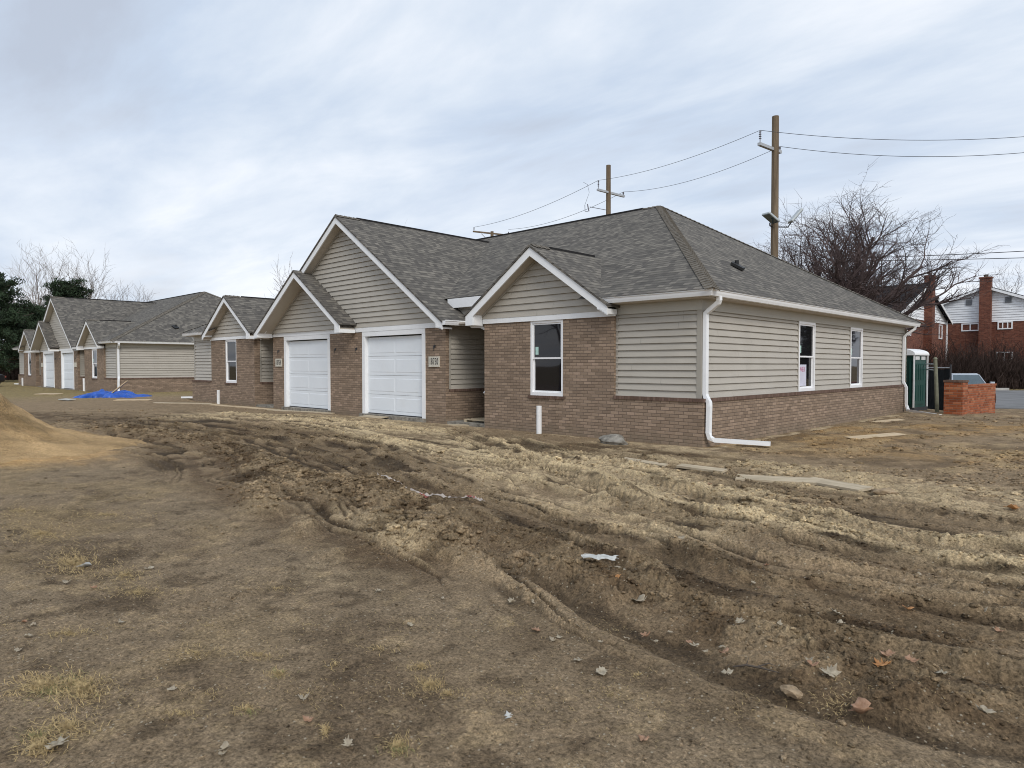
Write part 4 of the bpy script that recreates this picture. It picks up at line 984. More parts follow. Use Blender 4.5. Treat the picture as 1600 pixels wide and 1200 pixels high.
pts = [(875, 1003), (865, 1008), (940, 1012), (980, 1003), (1025, 1007), (1050, 995), (1080, 1010), (1088, 1016), (1105, 1030), (1132, 1026), (1135, 1033), (1222, 1010), (1270, 1057), (1275, 1068), (904, 1040), (1190, 920), (1220, 965), (1312, 970), (1320, 977), (1180, 912), (1440, 912), (800, 950), (836, 948), (30, 975), (20, 1022), (45, 980), (100, 915), (140, 922), (36, 1000), (590, 930), (690, 940), (345, 1180), (340, 1186), (478, 1137), (1010, 1000), (1160, 1000), (1540, 965), (1110, 760), (1200, 890), (1430, 1060), (1066, 855), (640, 985), (470, 1100), (185, 975), (540, 1175), (1290, 1155), (1010, 1165), (1570, 985), (262, 1085), (905, 985)]
for i, (px, py) in enumerate(pts):
    put_leaf(px, py, rnd.choice(['leaf_pale', 'leaf_pale', 'leaf_pale', 'leaf_brown']), rnd.uniform(.016, .036), 200+i, 'small pale dry leaf scattered on the foreground dirt', 'small pale leaves scattered on the dirt', lobes=rnd.random() < .6, curl=rnd.uniform(.3, 1))
# twig
q = G(1180, 1062); m = MB(); m.tube([(-.09, -.02, .01), (-.03, 0, .03), (.05, .01, .035), (.11, .05, .02)], [.004, .006, .005, .002], 5); m.tube([(.02, .005, .035), (.06, .05, .05), (.08, .09, .03)], [.004, .003, .001], 5)
m.tube([(-.03, 0, .03), (-.04, .05, .05)], [.003, .001], 4)
tag(m.build('broken_twig', 'bark', loc=(q[0], q[1], gz(q[0], q[1]))), 'dark broken twig lying right of the pale leaves at lower right', 'twig')

# ------------------------------------------------------------------ clods, grit, straw (uncountable)
def scatter_xy(n, fn, seed):
    g = np.random.default_rng(seed); out = []
    px = g.uniform(-60, 1660, n*40); d = g.uniform(0, 1, n*40)
    return g, px, d
def ico_pts():
    t = (1+5**.5)/2; v = np.array([(-1, t, 0), (1, t, 0), (-1, -t, 0), (1, -t, 0), (0, -1, t), (0, 1, t), (0, -1, -t), (0, 1, -t), (t, 0, -1), (t, 0, 1), (-t, 0, -1), (-t, 0, 1)], float)/math.sqrt(1+t*t)
    f = [(0, 11, 5), (0, 5, 1), (0, 1, 7), (0, 7, 10), (0, 10, 11), (1, 5, 9), (5, 11, 4), (11, 10, 2), (10, 7, 6), (7, 1, 8), (3, 9, 4), (3, 4, 2), (3, 2, 6), (3, 6, 8), (3, 8, 9), (4, 9, 5), (2, 4, 11), (6, 2, 10), (8, 6, 7), (9, 8, 1)]
    vs = [tuple(p) for p in v]; fs = []; mid = {}
    def md(a, b):
        k = (min(a, b), max(a, b))
        if k not in mid: p = np.array(vs[a])+np.array(vs[b]); p = p/np.linalg.norm(p); mid[k] = len(vs); vs.append(tuple(p))
        return mid[k]
    for a, b, c in f: x, y, z = md(a, b), md(b, c), md(c, a); fs += [(a, x, z), (b, y, x), (c, z, y), (x, y, z)]
    return np.array(vs, np.float32), np.array(fs, np.int32)
IV, IF = ico_pts()
def mass(name, XY, SZ, flat, seed, label, cat, mul=1.0, sink=.1, jit=.42, cj=(.7, 1.35)):
    g = np.random.default_rng(seed); n = len(XY); Z, Cg = soil(XY[None, :, 0].astype(np.float32), XY[None, :, 1].astype(np.float32)); Z = Z[0]; Cg = Cg[0]
    V = IV[None]*(1+g.uniform(-jit, jit, (n, len(IV), 1)))*SZ[:, None, None]
    V = V*np.stack([g.uniform(.7, 1.3, n), g.uniform(.7, 1.3, n), np.full(n, flat)], 1)[:, None, :]
    a = g.uniform(0, 6.28, n); ca, sa = np.cos(a)[:, None], np.sin(a)[:, None]
    X = V[..., 0]*ca-V[..., 1]*sa+XY[:, 0:1]; Y = V[..., 0]*sa+V[..., 1]*ca+XY[:, 1:2]; Zv = V[..., 2]+(Z+SZ*flat*sink)[:, None]
    co = np.stack([X, Y, Zv], -1).reshape(-1, 3).astype(np.float32); F = (IF[None]+(np.arange(n)*len(IV))[:, None, None]).reshape(-1).astype(np.int32)
    me = bpy.data.meshes.new(name); me.vertices.add(len(co)); me.vertices.foreach_set('co', co.ravel()); me.loops.add(len(F)); me.loops.foreach_set('vertex_index', F)
    me.polygons.add(len(F)//3); me.polygons.foreach_set('loop_start', np.arange(0, len(F), 3, dtype=np.int32)); me.update(calc_edges=True)
    cc = np.repeat(Cg*mul*g.uniform(cj[0], cj[1], (n, 1)), len(IV), 0); at = me.color_attributes.new('Col', 'FLOAT_COLOR', 'POINT')
    at.data.foreach_set('color', np.concatenate([cc, np.ones((len(cc), 1))], 1).astype(np.float32).ravel()); me.materials.append(MT['soil'])
    o = bpy.data.objects.new(name, me); COL.objects.link(o); return tag(o, label, cat, kind='stuff')
g = np.random.default_rng(11); XY = []; SZ = []
for C, w, hh in CC:
    L_ = np.linalg.norm(np.diff(C, axis=0), axis=1).sum(); big_ = hh > .09; n = int((150 if big_ else 90)*L_*min(1.6, w/.2)*(.5+hh*6))
    t = g.uniform(0, len(C)-1.001, n); i = t.astype(int); p = C[i]+(C[i+1]-C[i])*(t-i)[:, None]
    XY.append(p+g.normal(0, w*(.5 if big_ else .62), (n, 2))); SZ.append(np.clip(g.lognormal(-4.35 if big_ else -4.8, .6, n), .004, .05 if big_ else .028)*(.5+hh*4.5))
for C, w, dep, sh, tr in CR:
    L_ = np.linalg.norm(np.diff(C, axis=0), axis=1).sum(); n = int(45*L_)
    t = g.uniform(0, len(C)-1.001, n); i = t.astype(int); d = C[i+1]-C[i]; d = d/np.linalg.norm(d, axis=1, keepdims=True); nn = np.stack([-d[:, 1], d[:, 0]], 1)
    p = C[i]+(C[i+1]-C[i])*(t-i)[:, None]+nn*(np.sign(g.uniform(-1, 1, n))*w*1.4+g.normal(0, w*.3, n))[:, None]; XY.append(p); SZ.append(np.clip(g.lognormal(-4.8, .5, n), .004, .022))
XY = np.concatenate(XY); SZ = np.concatenate(SZ); k = np.hypot(XY[:, 0]-CAM[0], XY[:, 1]-CAM[1]) > 2.2
mass('mud_clods', XY[k], SZ[k], .6, 12, 'broken brown clods of mud thrown up along the wheel ruts', 'mud clods')
n = 26000; d = 2.2+12*g.uniform(0, 1, n)**1.8; kk = g.uniform(-.85, .85, n)
XY = np.stack([CAM[0]+FWD[0]*d+RGT[0]*kk*d, CAM[1]+FWD[1]*d+RGT[1]*kk*d], 1); SZ = np.clip(g.lognormal(-5.9, .55, n), .0012, .013)*(.55+d*.08)
ok = ~((XY[:, 1] > -.3) & (XY[:, 0] < .3)); mass('soil_crumbs', XY[ok], SZ[ok], .6, 13, 'small crumbs and pebbles of soil strewn over the ground', 'soil crumbs', 1.0, cj=(.45, 1.75))
g = np.random.default_rng(17); n = 60000; px = g.uniform(150, 1700, n); py = 650+470*g.uniform(0, 1, n)**1.3; dd = FPX*1.5/(py-571)
XY = np.stack([CAM[0]+FWD[0]*dd+RGT[0]*dd*(px-800)/FPX, CAM[1]+FWD[1]*dd+RGT[1]*dd*(px-800)/FPX], 1); soil(XY[None, :, 0].astype(np.float32), XY[None, :, 1].astype(np.float32))
kp = (CREST[0] > g.uniform(.25, 1.1, n)) & ~((XY[:, 1] > -.3) & (XY[:, 0] < .3)); XY = XY[kp][:14000]; dd = dd[kp][:14000]
mass('ridge_crumbs', XY, np.clip(g.lognormal(-5.1, .5, len(XY)), .003, .022)*(.5+dd*.09), .6, 18, 'crumbling dry soil along the crests of the wheel ruts', 'soil crumbs', 1.0, cj=(.5, 1.35))
g = np.random.default_rng(15); XY = []; SZ = []
for (x0, x1, y0, y1, n) in ((1120, 1640, 652, 800, 5200), (560, 1120, 668, 740, 1500), (80, 560, 640, 690, 1600)):
    px = g.uniform(x0, x1, n); py = y0+(y1-y0)*g.uniform(0, 1, n)**1.2; q = np.array([G(a, b)[:2] for a, b in zip(px, py)])
    q += g.normal(0, .15, q.shape); kp = fbm(q[:, 0]*.9, q[:, 1]*.9, 3, 401) > .46; XY.append(q[kp]); SZ.append(np.clip(g.lognormal(-4.1, .5, kp.sum()), .008, .05))
XY = np.concatenate(XY); SZ = np.concatenate(SZ); ok = ~((XY[:, 1] > -.25) & (XY[:, 0] < .3))
mass('earth_lumps', XY[ok], SZ[ok], .5, 16, 'loose lumps of dry earth in front of and beside the houses', 'earth lumps', 1.0, cj=(.55, 1.45))

def blades(name, spots, mat, label, cat, seed, lying=.5):
    g = random.Random(seed); m = MB()
    P_ = []
    for (px, py, rx, ry, n, ln, up) in spots:
        for _ in range(int(n*1.35)):
            r = abs(g.gauss(0, .55)); a = g.uniform(0, 6.28)
            P_.append((px+rx*r*math.cos(a), min(max(py+ry*r*math.sin(a), 640), 1500), ln*g.uniform(.4, 1.1), up*.8))
    w_ = np.array([G(p[0], p[1])[:2] for p in P_], np.float32); Z, _ = soil(w_[None, :, 0], w_[None, :, 1]); Z = Z[0]
    for (px, py, ln, up), (x, y), z in zip(P_, w_, Z):
        a = g.uniform(0, 6.28); e = g.uniform(.0, up); w = ln*.032+.0005; dx, dy = math.cos(a), math.sin(a)
        px_, py_ = -dy*w, dx*w; z += .002; x1 = x+dx*ln*.55*math.cos(e); y1 = y+dy*ln*.55*math.cos(e); z1 = z+ln*.55*math.sin(e)+.003
        e2 = e*.35-.15; x2 = x1+dx*ln*.45*math.cos(e2)+g.uniform(-1, 1)*ln*.15; y2 = y1+dy*ln*.45*math.cos(e2)+g.uniform(-1, 1)*ln*.15; z2 = max(z1+ln*.45*math.sin(e2), z+.002)
        m.add([(x-px_, y-py_, z), (x+px_, y+py_, z), (x1+px_*.8, y1+py_*.8, z1), (x1-px_*.8, y1-py_*.8, z1+w*.4), (x2, y2, z2)], [(0, 1, 2, 3), (3, 2, 4)])
    return tag(m.build(name, mat), label, cat, kind='stuff')
sp1 = [(110, 880, 60, 28, 900, .05, .8), (60, 835, 90, 30, 900, .055, .7), (190, 900, 60, 22, 350, .045, .7), (160, 805, 90, 14, 500, .05, .6), (30, 800, 60, 20, 400, .05, .6), (210, 925, 80, 15, 350, .04, .5),
       (60, 1075, 70, 25, 700, .045, .9), (120, 1080, 50, 30, 600, .045, .9), (95, 1140, 60, 25, 350, .04, .8), (50, 1170, 40, 30, 400, .04, .9), (670, 1075, 28, 14, 260, .032, 1.1), (655, 1048, 30, 8, 120, .03, 1.0), (700, 1090, 40, 10, 100, .03, 1.),
       (620, 1172, 32, 20, 260, .03, 1.1), (400, 1030, 60, 14, 160, .032, .8), (430, 1060, 25, 12, 120, .03, .9), (300, 1025, 50, 12, 120, .03, .8), (380, 1115, 30, 10, 100, .03, .9), (505, 1150, 10, 12, 60, .035, 1.2), (520, 1045, 20, 12, 50, .03, 1.),
       (280, 1120, 50, 12, 90, .03, .8), (100, 992, 60, 10, 220, .035, .7), (430, 920, 60, 12, 120, .03, .6), (590, 1022, 40, 10, 60, .03, .8), (1000, 1060, 30, 20, 40, .03, .6), (1310, 1110, 60, 30, 80, .035, .7), (1190, 1110, 30, 20, 30, .03, .7)]
blades('dry_grass', sp1, 'straw', 'tufts of dead yellow grass in the trodden dirt at lower left', 'dead grass', 21)
blades('green_grass', [(70, 1085, 50, 20, 130, .035, 1.), (110, 1070, 30, 20, 90, .035, 1.), (50, 1155, 40, 15, 80, .03, 1.), (430, 1060, 20, 10, 40, .03, 1.), (620, 1180, 25, 15, 60, .03, 1.), (385, 1120, 20, 8, 30, .03, 1.)], 'green_straw', 'sparse green blades among the dead grass at lower left', 'grass', 22)
sp2 = [(g_, y_, 150, 50, 170, .022, .35) for g_ in range(0, 1000, 160) for y_ in (860, 980, 1090)]+[(g_, 1120, 150, 60, 60, .022, .35) for g_ in range(1000, 1600, 160)]+[(200, 780, 160, 30, 200, .05, .3)]
blades('scattered_straw', sp2, 'straw', 'bits of straw lying loose over the smooth dirt', 'straw', 23)
#BACKGROUND
# ------------------------------------------------------------------ lot, kerb
def flat(name, pts, z, mat, kind='structure'):
    m = MB(); m.prism([(p[0], p[1], z-.12) for p in pts], (0, 0, .12)); return tag(m.build(name, mat), kind=kind)
flat('parking_lot', [P(1400, 28), P(1545, 27.6), P(1800, 26), P(1800, 47), P(1400, 47)], -.215, 'asphalt')
m = MB(); a = Vector(P(1400, 47.4)); b = Vector(P(1575, 47.4)); m.rect_pipe([(a.x, a.y, -.19), (b.x, b.y, -.19)], .30, .24, (0, 1, 0)); tag(m.build('kerb', 'kerb'), kind='structure')
flat('pavement', [P(1400, 56), P(1800, 56), P(1800, 58), P(1400, 58)], -.22, 'kerb')

# ------------------------------------------------------------------ red brick flats
def bwindow(root, T, u0, u1, z0, z1, bars=1):
    f = MB(); b = .09
    f.box(u0, u0+b, -.05, .1, z0, z1, T); f.box(u1-b, u1, -.05, .1, z0, z1, T); f.box(u0+b, u1-b, -.05, .1, z0, z0+b, T); f.box(u0+b, u1-b, -.05, .1, z1-b, z1, T)
    for i in range(bars): c = u0+(u1-u0)*(i+1)/(bars+1); f.box(c-.04, c+.04, -.045, .09, z0+b, z1-b, T)
    w = f.build('window', 'vinyl', root); bx(u0+b, u1-b, .03, .05, z0+b, z1-b, T=T).build('pane', 'glass', w)
def lapwall(root, T, u0, u1, zb, zap, ua, ov=.0):
    """gable end in white lap siding; T maps (u, depth, z)"""
    m = MB(); n = 26; za = zap; zz = zb
    sl0 = (za-zb)/(ua-u0); sl1 = (za-zb)/(u1-ua)
    while zz < za-.05:
        z2 = min(zz+.2, za); a0 = u0+(zz-zb)/sl0; a1 = u1-(zz-zb)/sl1; b0 = u0+(z2-zb)/sl0; b1 = u1-(z2-zb)/sl1
        m.add([tuple(T @ Vector(p)) for p in ((a0, -.05, zz), (a1, -.05, zz), (b1, -.005, z2), (b0, -.005, z2), (a0, 0, zz), (a1, 0, zz))], [(0, 1, 2, 3), (4, 5, 1, 0)]); zz = z2
    m.build('gable_siding', 'white_siding', root)
def flats(loc, rz, wid, dep, zb, ze, zap, label, chim, wins, vents, spout=None):
    """local frame: gable wall along +x at y=0 facing -y; ridge runs back along +y"""
    H = empty('brick_flats', loc, rz, label, 'building', 'red brick flats beyond the hedge')
    bx(0, wid, 0, dep, -.5, zb).build('wall', 'red_brick', H)
    I = Matrix.Identity(4); ua = wid/2
    m = MB(); m.prism([(0.01, .02, zb), (wid-.01, .02, zb), (wid-.01, .02, ze), (ua, .02, zap-.05), (0.01, .02, ze)], (0, dep-.04, 0)); m.build('upper_wall', 'white_siding', H)
    lapwall(H, Matrix.Translation((0, .015, 0)), -.0, wid, ze, zap, ua); m = MB(); zz = zb
    while zz < ze: z2 = min(zz+.2, ze); m.add([(0, -.04, zz), (wid, -.04, zz), (wid, -.0, z2), (0, -.0, z2), (0, .015, zz), (wid, .015, zz)], [(0, 1, 2, 3), (4, 5, 1, 0)]); zz = z2
    m.build('upper_siding', 'white_siding', H)
    sl = (zap-ze)/ua
    for s_ in (-1, 1):
        m = MB(); e = ua+s_*(ua+.35); z_ = ze-.35*sl
        m.prism([(ua, -.35, zap+.10), (e, -.35, z_+.10), (e, -.35, z_), (ua, -.35, zap)], (0, dep+.7, 0)); m.build('roof', 'dark_shingle', H)
        m = MB(); m.prism([(ua, -.39, zap+.04), (e, -.39, z_+.04), (e, -.39, z_-.16), (ua, -.39, zap-.16)], (0, .038, 0)); m.build('rake_board', 'white_trim', H)
        m = MB(); m.rect_pipe([(e+s_*.06, -.3, z_-.02), (e+s_*.06, dep+.3, z_-.02)], .12, .12, (1, 0, 0)); m.build('gutter', 'white_metal', H)
    u, w, zt = chim
    c = MB(); c.box(u-w/2, u+w/2, -.55, .0-.002, -.5, zt-.12); c.box(u-w/2-.05, u+w/2+.05, -.60, .05, zt-.12, zt)
    ch = c.build('chimney', 'red_brick', H); k = MB(); k.tube([(u, -.27, zt), (u, -.27, zt+.14)], .12, 8); k.box(u-.2, u+.2, -.47, -.07, zt+.16, zt+.19); k.box(u-.15, u-.12, -.3, -.27, zt, zt+.17); k.box(u+.12, u+.15, -.3, -.27, zt, zt+.17); k.build('chimney_cap', 'concrete', ch)
    for a in wins: bwindow(H, Matrix.Translation((0, -.02, 0)), *a)
    for (u0, u1, z0, z1) in vents:
        v = MB()
        for i in range(6): v.box(u0, u1, -.09, -.06, z0+(z1-z0)*i/6, z0+(z1-z0)*(i+.7)/6)
        v.build('gable_vent', 'vent_grey', H)
    if spout is not None: bx(spout, spout+.12, -.12, -.02, -.3, ze).build('downspout', 'white_metal', H)
    return H
# nearer block: gable end faces +X, wall runs along +Y
flats((-7, 39.3, 0), R(90), 14.2, 30, 4.85, 5.1, 7.55, 'red brick block with dark roof and one chimney, nearer and left of its twin', (7.4, .80, 8.2),
      [(11.6, 12.6, 3.6, 4.75, 0), (2.4, 3.4, 3.6, 4.75, 0)], [(5.2, 5.6, 6.1, 6.7)], 13.95)
flats((-11.6, 55.6, 0), 0.0, 13.8, 16, 5.05, 5.2, 7.95, 'wide red brick block with white gable and broad chimney at the right edge', (6.95, .80, 8.7),
      [(5.25, 6.5, 4.35, 5.0, 1), (7.75, 8.75, 4.42, 5.05, 2), (7.7, 8.8, 1.9, 2.6, 1)], [(5.55, 5.98, 6.5, 7.0), (8.2, 8.65, 6.55, 7.05)])

# ------------------------------------------------------------------ low brick wall, toilet, gate, car
def brickwall():
    a = Vector(P(1494, 20.9)); b = Vector(P(1549, 23.4)); d = (b-a); L_ = d.length; rz = math.atan2(d.y, d.x); z = gz(a.x, a.y)
    H = empty('brick_wall', (a.x, a.y, z), rz, 'low orange brick wall with a taller end pillar before the silver car', 'wall')
    m = MB(); m.box(-.25, .25, -.25, .25, -.3, .97); m.build('pillar', 'orange_brick', H)
    m = MB(); m.box(-.27, .27, -.27, .27, .972, 1.04); m.build('pillar_cap', 'rowlock', H)
    m = MB(); m.box(.251, L_, -.13, .13, -.3, .80); m.build('wall', 'orange_brick', H)
    m = MB(); m.box(.275, L_+.02, -.15, .15, .802, .87); m.build('coping', 'orange_brick', H)
brickwall()
def toilet():
    x, y, _ = P(1428, 24.2); z = gz(x, y); H = empty('portable_toilet', (x, y, z), R(-7), 'dark green portable toilet with white domed roof behind the house corner', 'portable toilet')
    W_ = 1.15; D_ = 1.2; h = 1.98    # near corner at the origin; body runs to -x and +y
    m = MB(); m.box(-W_+.04, -.04, .04, D_-.04, .12, h); m.build('cabin', 'toilet_green', H)
    m = MB(); m.box(-W_-.02, .02, -.02, D_+.02, 0, .12); m.build('base', 'dark_metal', H)
    m = MB()
    for (cx, cy) in ((0, 0), (-W_, 0), (0, D_), (-W_, D_)): m.box(cx-.022, cx+.022, cy-.022, cy+.022, .12, h)
    m.build('corner_strip', 'toilet_white', H)
    m = MB(); n = 14; prof = [(-W_-.04, 0)]+[(-W_/2+(W_/2+.04)*math.sin(-math.pi/2+math.pi*i/n), .05+.20*math.cos(-math.pi/2+math.pi*i/n)) for i in range(n+1)]+[(.04, 0)]
    m.prism([(p[0], -.05, h+p[1]) for p in prof], (0, D_+.1, 0)); m.build('roof', 'toilet_white', H)
    m = MB()
    for k in range(2):
        for i in range(4): m.box(-.03, .0, .16+k*.52+i*.09, .21+k*.52+i*.09, h-.16, h-.04)
    m.build('vent_grille', 'toilet_white', H)
    m = MB(); m.box(-.04, -.015, .14, D_-.14, .22, h-.22)
    dr = m.build('door', 'toilet_green', H)
    m = MB()
    for zz0 in (.35, 1.1):
        for i in range(4): m.box(-.016, -.002, .22+i*.21, .32+i*.21, zz0, zz0+.55)
    m.build('door_rib', 'toilet_green', dr)
    m = MB()
    for i in range(5): m.box(-.16-i*.22, -.10-i*.22, -.0, .045, .25, h-.2)
    m.build('side_rib', 'toilet_green', H)
toilet()
def gate():
    a = Vector(P(1445, 27)); b = Vector(P(1483, 25.2)); d = b-a; L_ = d.length; rz = math.atan2(d.y, d.x)
    H = empty('screened_fence', (a.x, a.y, gz(a.x, a.y)), rz, 'chain link fence panel covered in black screen between toilet and brick wall', 'fence')
    m = MB(); n = 12
    for j in range(7):
        for i in range(n+1): m.v.append((L_*i/n, .02*math.sin(i*1.7+j), .05+1.55*j/6-.02*math.sin(i*.9)*(j == 6)))
    for j in range(6):
        for i in range(n): a_ = j*(n+1)+i; m.f.append((a_, a_+1, a_+n+2, a_+n+1))
    s_ = m.build('screen', 'privacy_screen', H); q = s_.modifiers.new('t', 'SOLIDIFY'); q.thickness = .01
    for zz in (.85, 1.66):
        m = MB(); m.tube([(0, .05, zz), (L_, .05, zz)], .022, 8); m.build('rail', 'galvanised', H)
    for xx in (0, L_):
        m = MB(); m.tube([(xx, .05, -.2), (xx, .05, 1.78)], .035, 8); m.build('post', 'dark_metal', H)
    x, y, _ = P(1466, 22.8); m = MB(); m.tube([(0, 0, -.3), (-.05, .02, .8), (-.10, .03, 1.78)], [.062, .060, .058], 10); m.tube([(-.10, .03, 1.78), (-.105, .03, 1.85)], [.075, .03], 10)
    o = m.build('leaning_post', 'weathered_post', loc=(x, y, gz(x, y))); tag(o, 'weathered greenish post leaning left beside the brick wall pillar', 'post')
    m = MB()
    a2 = Vector(P(1446, 24.8)); c = Vector(P(1463, 22.9))
    H2 = empty('fence_rails', (a2.x, a2.y, gz(a2.x, a2.y)), 0, 'two bare steel rails running from the leaning post to the toilet', 'rail')
    for zz in (1.52, 1.72):
        m = MB(); m.tube([(0, 0, zz), (c.x-a2.x, c.y-a2.y, zz-.02)], .02, 8); m.build('rail', 'galvanised', H2)
gate()
def car(loc, rz, paint, label, sc=.93):
    """length along +x (front at +x), wheels on z=0"""
    H = empty('parked_car', loc, rz, label, 'car', 'parked cars'); H.scale = (sc, sc, sc)
    st = [(-2.32, .62, .42, .80, .86), (-2.2, .80, .28, .90, .98), (-1.7, .88, .22, .98, 1.02), (-.9, .90, .20, .95, .98), (.3, .90, .20, .92, .95), (1.0, .89, .20, .88, .92), (1.7, .86, .22, .76, .82), (2.15, .74, .28, .66, .70), (2.32, .52, .36, .55, .58)]
    m = MB(); N_ = 12
    for (x, hw, z0, zs, zt) in st:
        ring = [(-hw*.86, z0), (hw*.86, z0), (hw, z0+.14), (hw*1.0, (z0+zs)/2), (hw*.97, zs-.06), (hw*.90, zs), (hw*.5, zt), (0, zt+.02), (-hw*.5, zt), (-hw*.90, zs), (-hw*.97, zs-.06), (-hw, (z0+zs)/2)]
        for y, z in ring: m.v.append((x, y, z))
    for i in range(len(st)-1):
        for k in range(N_): k2 = (k+1) % N_; m.f.append((i*N_+k, i*N_+k2, (i+1)*N_+k2, (i+1)*N_+k))
    m.f.append(tuple(range(N_-1, -1, -1))); m.f.append(tuple((len(st)-1)*N_+k for k in range(N_)))
    o = m.build('body', paint, H, smooth=True); s_ = o.modifiers.new('s', 'SUBSURF'); s_.levels = s_.render_levels = 2
    def loft(name, mat, sts, sub=1):
        m = MB()
        for x, hw, z in sts: m.v += [(x, -hw, z), (x, -hw*.6, z+.02), (x, hw*.6, z+.02), (x, hw, z)]
        return m
    # cabin glass: base ring and roof ring
    base = [(-1.75, .62, .99), (-1.0, .80, .97), (.2, .80, .94), (1.05, .70, .90)]; top = [(-1.05, .52, 1.38), (-.6, .60, 1.43), (.0, .60, 1.43), (.32, .54, 1.38)]
    m = MB()
    for r_ in (base, top):
        for x, w, z in r_: m.v.append((x, w, z))
        for x, w, z in r_[::-1]: m.v.append((x, -w, z))
    for k in range(8): k2 = (k+1) % 8; m.f.append((k, k2, 8+k2, 8+k))
    m.f.append(tuple(range(8, 16))); m.build('window_glass', 'car_glass', H)
    m = MB(); 
    for zz, sc in ((1.385, 1.04), (1.45, .9)):
        for x, w, z in top: m.v.append(((x+.36)*sc-.36, w*sc, zz+(z-1.40)*.6))
        for x, w, z in top[::-1]: m.v.append(((x+.36)*sc-.36, -w*sc, zz+(z-1.40)*.6))
    for k in range(8): k2 = (k+1) % 8; m.f.append((k, k2, 8+k2, 8+k))
    m.f.append(tuple(range(8, 16))); m.f.append(tuple(range(7, -1, -1))); m.build('roof', paint, H, smooth=False, bevel=.02)
    for s in (-1, 1):
        for (b_, t_) in ((base[3], top[3]), (base[0], top[0]), ((-.35, .80, .95), (-.35, .605, 1.42))):
            m = MB(); m.tube([(b_[0], s*b_[1], b_[2]), (t_[0], s*t_[1]*1.02, t_[2])], .032, 6); m.build('roof_pillar', paint, H)
        m = MB(); m.box(.62, .78, s*1.0-.09, s*1.0+.09, .95, 1.07); m.box(.68, .74, s*.87-.05, s*.87+.05, .95, .99); m.build('wing_mirror', paint, H, bevel=.02)
        m = MB(); m.box(2.02, 2.20, s*.60-.16, s*.60+.16, .52, .66); m.build('headlight', 'car_glass', H, bevel=.03)
        m = MB(); m.box(-2.30, -2.2, s*.62-.14, s*.62+.14, .68, .82); m.build('tail_light', 'tape_red', H, bevel=.02)
        for x in (-1.4, 1.4):
            m = MB(); m.tube([(x, s*.72, .32), (x, s*.91, .32)], .32, 20); w = m.build('wheel', 'rubber', H); m = MB(); m.tube([(x, s*.90, .32), (x, s*.925, .32)], .20, 16); m.build('rim', 'chrome', w)
    m = MB(); m.box(1.95, 2.335, -.45, .45, .38, .50); m.build('grille', 'black', H); return H
x, y, _ = P(1506, 31.0); car((x, y, -.215), R(-67), 'car_silver', 'silver car parked behind the low brick wall')
x, y, _ = P(-50, 47); car((x, y, gz(x, y)), R(-62), 'car_dark', 'dark car at the left edge, beside the farther house')

# ------------------------------------------------------------------ poles and wires
def vec(o, f, r, z=0): return Vector((o[0]+FWD[0]*f+RGT[0]*r, o[1]+FWD[1]*f+RGT[1]*r, z))
def H_(py, d): return 1.5+(571-py)/FPX*d
def insul(m, p, h=.5):
    m.tube([p, p+Vector((0, 0, h))], .018, 6)
    for i in range(4): z = h*(.35+i*.18); m.tube([p+Vector((0, 0, z-.02)), p+Vector((0, 0, z+.015))], [.06, .035], 8)
def pole(px, d, top, label, arm, fl, name='utility_pole', wood=False, r0=.14, r1=.17, base_z=-.3):
    o = P(px, d); H = empty(name, (o[0], o[1], 0), 0, label, 'utility pole', 'utility poles behind the houses'); zt = H_(top, d)
    m = MB(); m.tube([(0, 0, base_z), (0.02, 0, zt*.5), (0, 0, zt)], [r1, (r0+r1)/2, r0], 12); m.build('pole', 'pole_wood', H, smooth=False)
    za, (f0, r0_), (f1, r1_), ihs = arm
    A = vec((0, 0), f0, r0_, za); B = vec((0, 0), f1, r1_, za)
    m = MB(); m.rect_pipe([A, B], .12, .14, (0, 0, 1)); m.build('crossarm', 'pole_wood' if wood else 'galvanised', H)
    ends = []
    for E, sgn, ih in ((A, 1, ihs[0]), (B, -1, ihs[1])):
        m = MB(); p = E+(B-A).normalized()*.08*sgn+Vector((0, 0, .07)); insul(m, p, ih); m.build('insulator', 'ceramic', H); ends.append(Vector((o[0], o[1], 0))+p+Vector((0, 0, ih)))
    return H, ends
H1, e1 = pole(1207.5, 29, 186, 'tallest wooden utility pole with two floodlights, right of the roof peak', (H_(237, 29), (-.75, -.95), (.35, .36), (.50, .16)), True)
H2, e2 = pole(949.5, 42, 261, 'middle wooden utility pole rising behind the roof left of the peak', (H_(303, 42), (-.7, -.75), (.95, 1.12), (.50, .20)), False)
H3, e3 = pole(769, 60, 363, 'farthest utility pole, only its wooden crossarm showing over the roof', (H_(366, 60), (-.9, -1.6), (.9, 1.5), (.3, .25)), False, wood=True)
m = MB(); T0 = [vec((0, 0), 0, .10, H_(356, 29)), vec((0, 0), -.3, .45, H_(357, 29)-.04), vec((0, 0), -.35, .62, H_(349, 29))]; m.tube(T0, .028, 6); m.build('light_bracket', 'dark_metal', H1)
m = MB(); T0 = [vec((0, 0), 0, -.10, H_(356, 29)), vec((0, 0), -.3, -.3, H_(356, 29)), vec((0, 0), -.35, -.32, H_(352, 29))]; m.tube(T0, .028, 6); m.build('light_bracket', 'dark_metal', H1)
for (f, r, py, tilt, yaw) in ((-.4, .72, 342, 50, 0), (-.4, -.30, 345, -28, 25)):
    c = vec((0, 0), f, r, H_(py, 29)); T = Matrix.Translation(c) @ Matrix.Rotation(R(44+yaw), 4, 'Z') @ Matrix.Rotation(R(-tilt), 4, 'Y')
    m = MB(); m.box(-.34, .34, -.22, .22, -.05, .05, T)
    fl = m.build('floodlight', 'lamp_metal', H1, bevel=.03); m = MB(); m.box(-.30, .30, -.18, .18, -.062, -.052, T); m.build('lens', 'car_glass', fl)
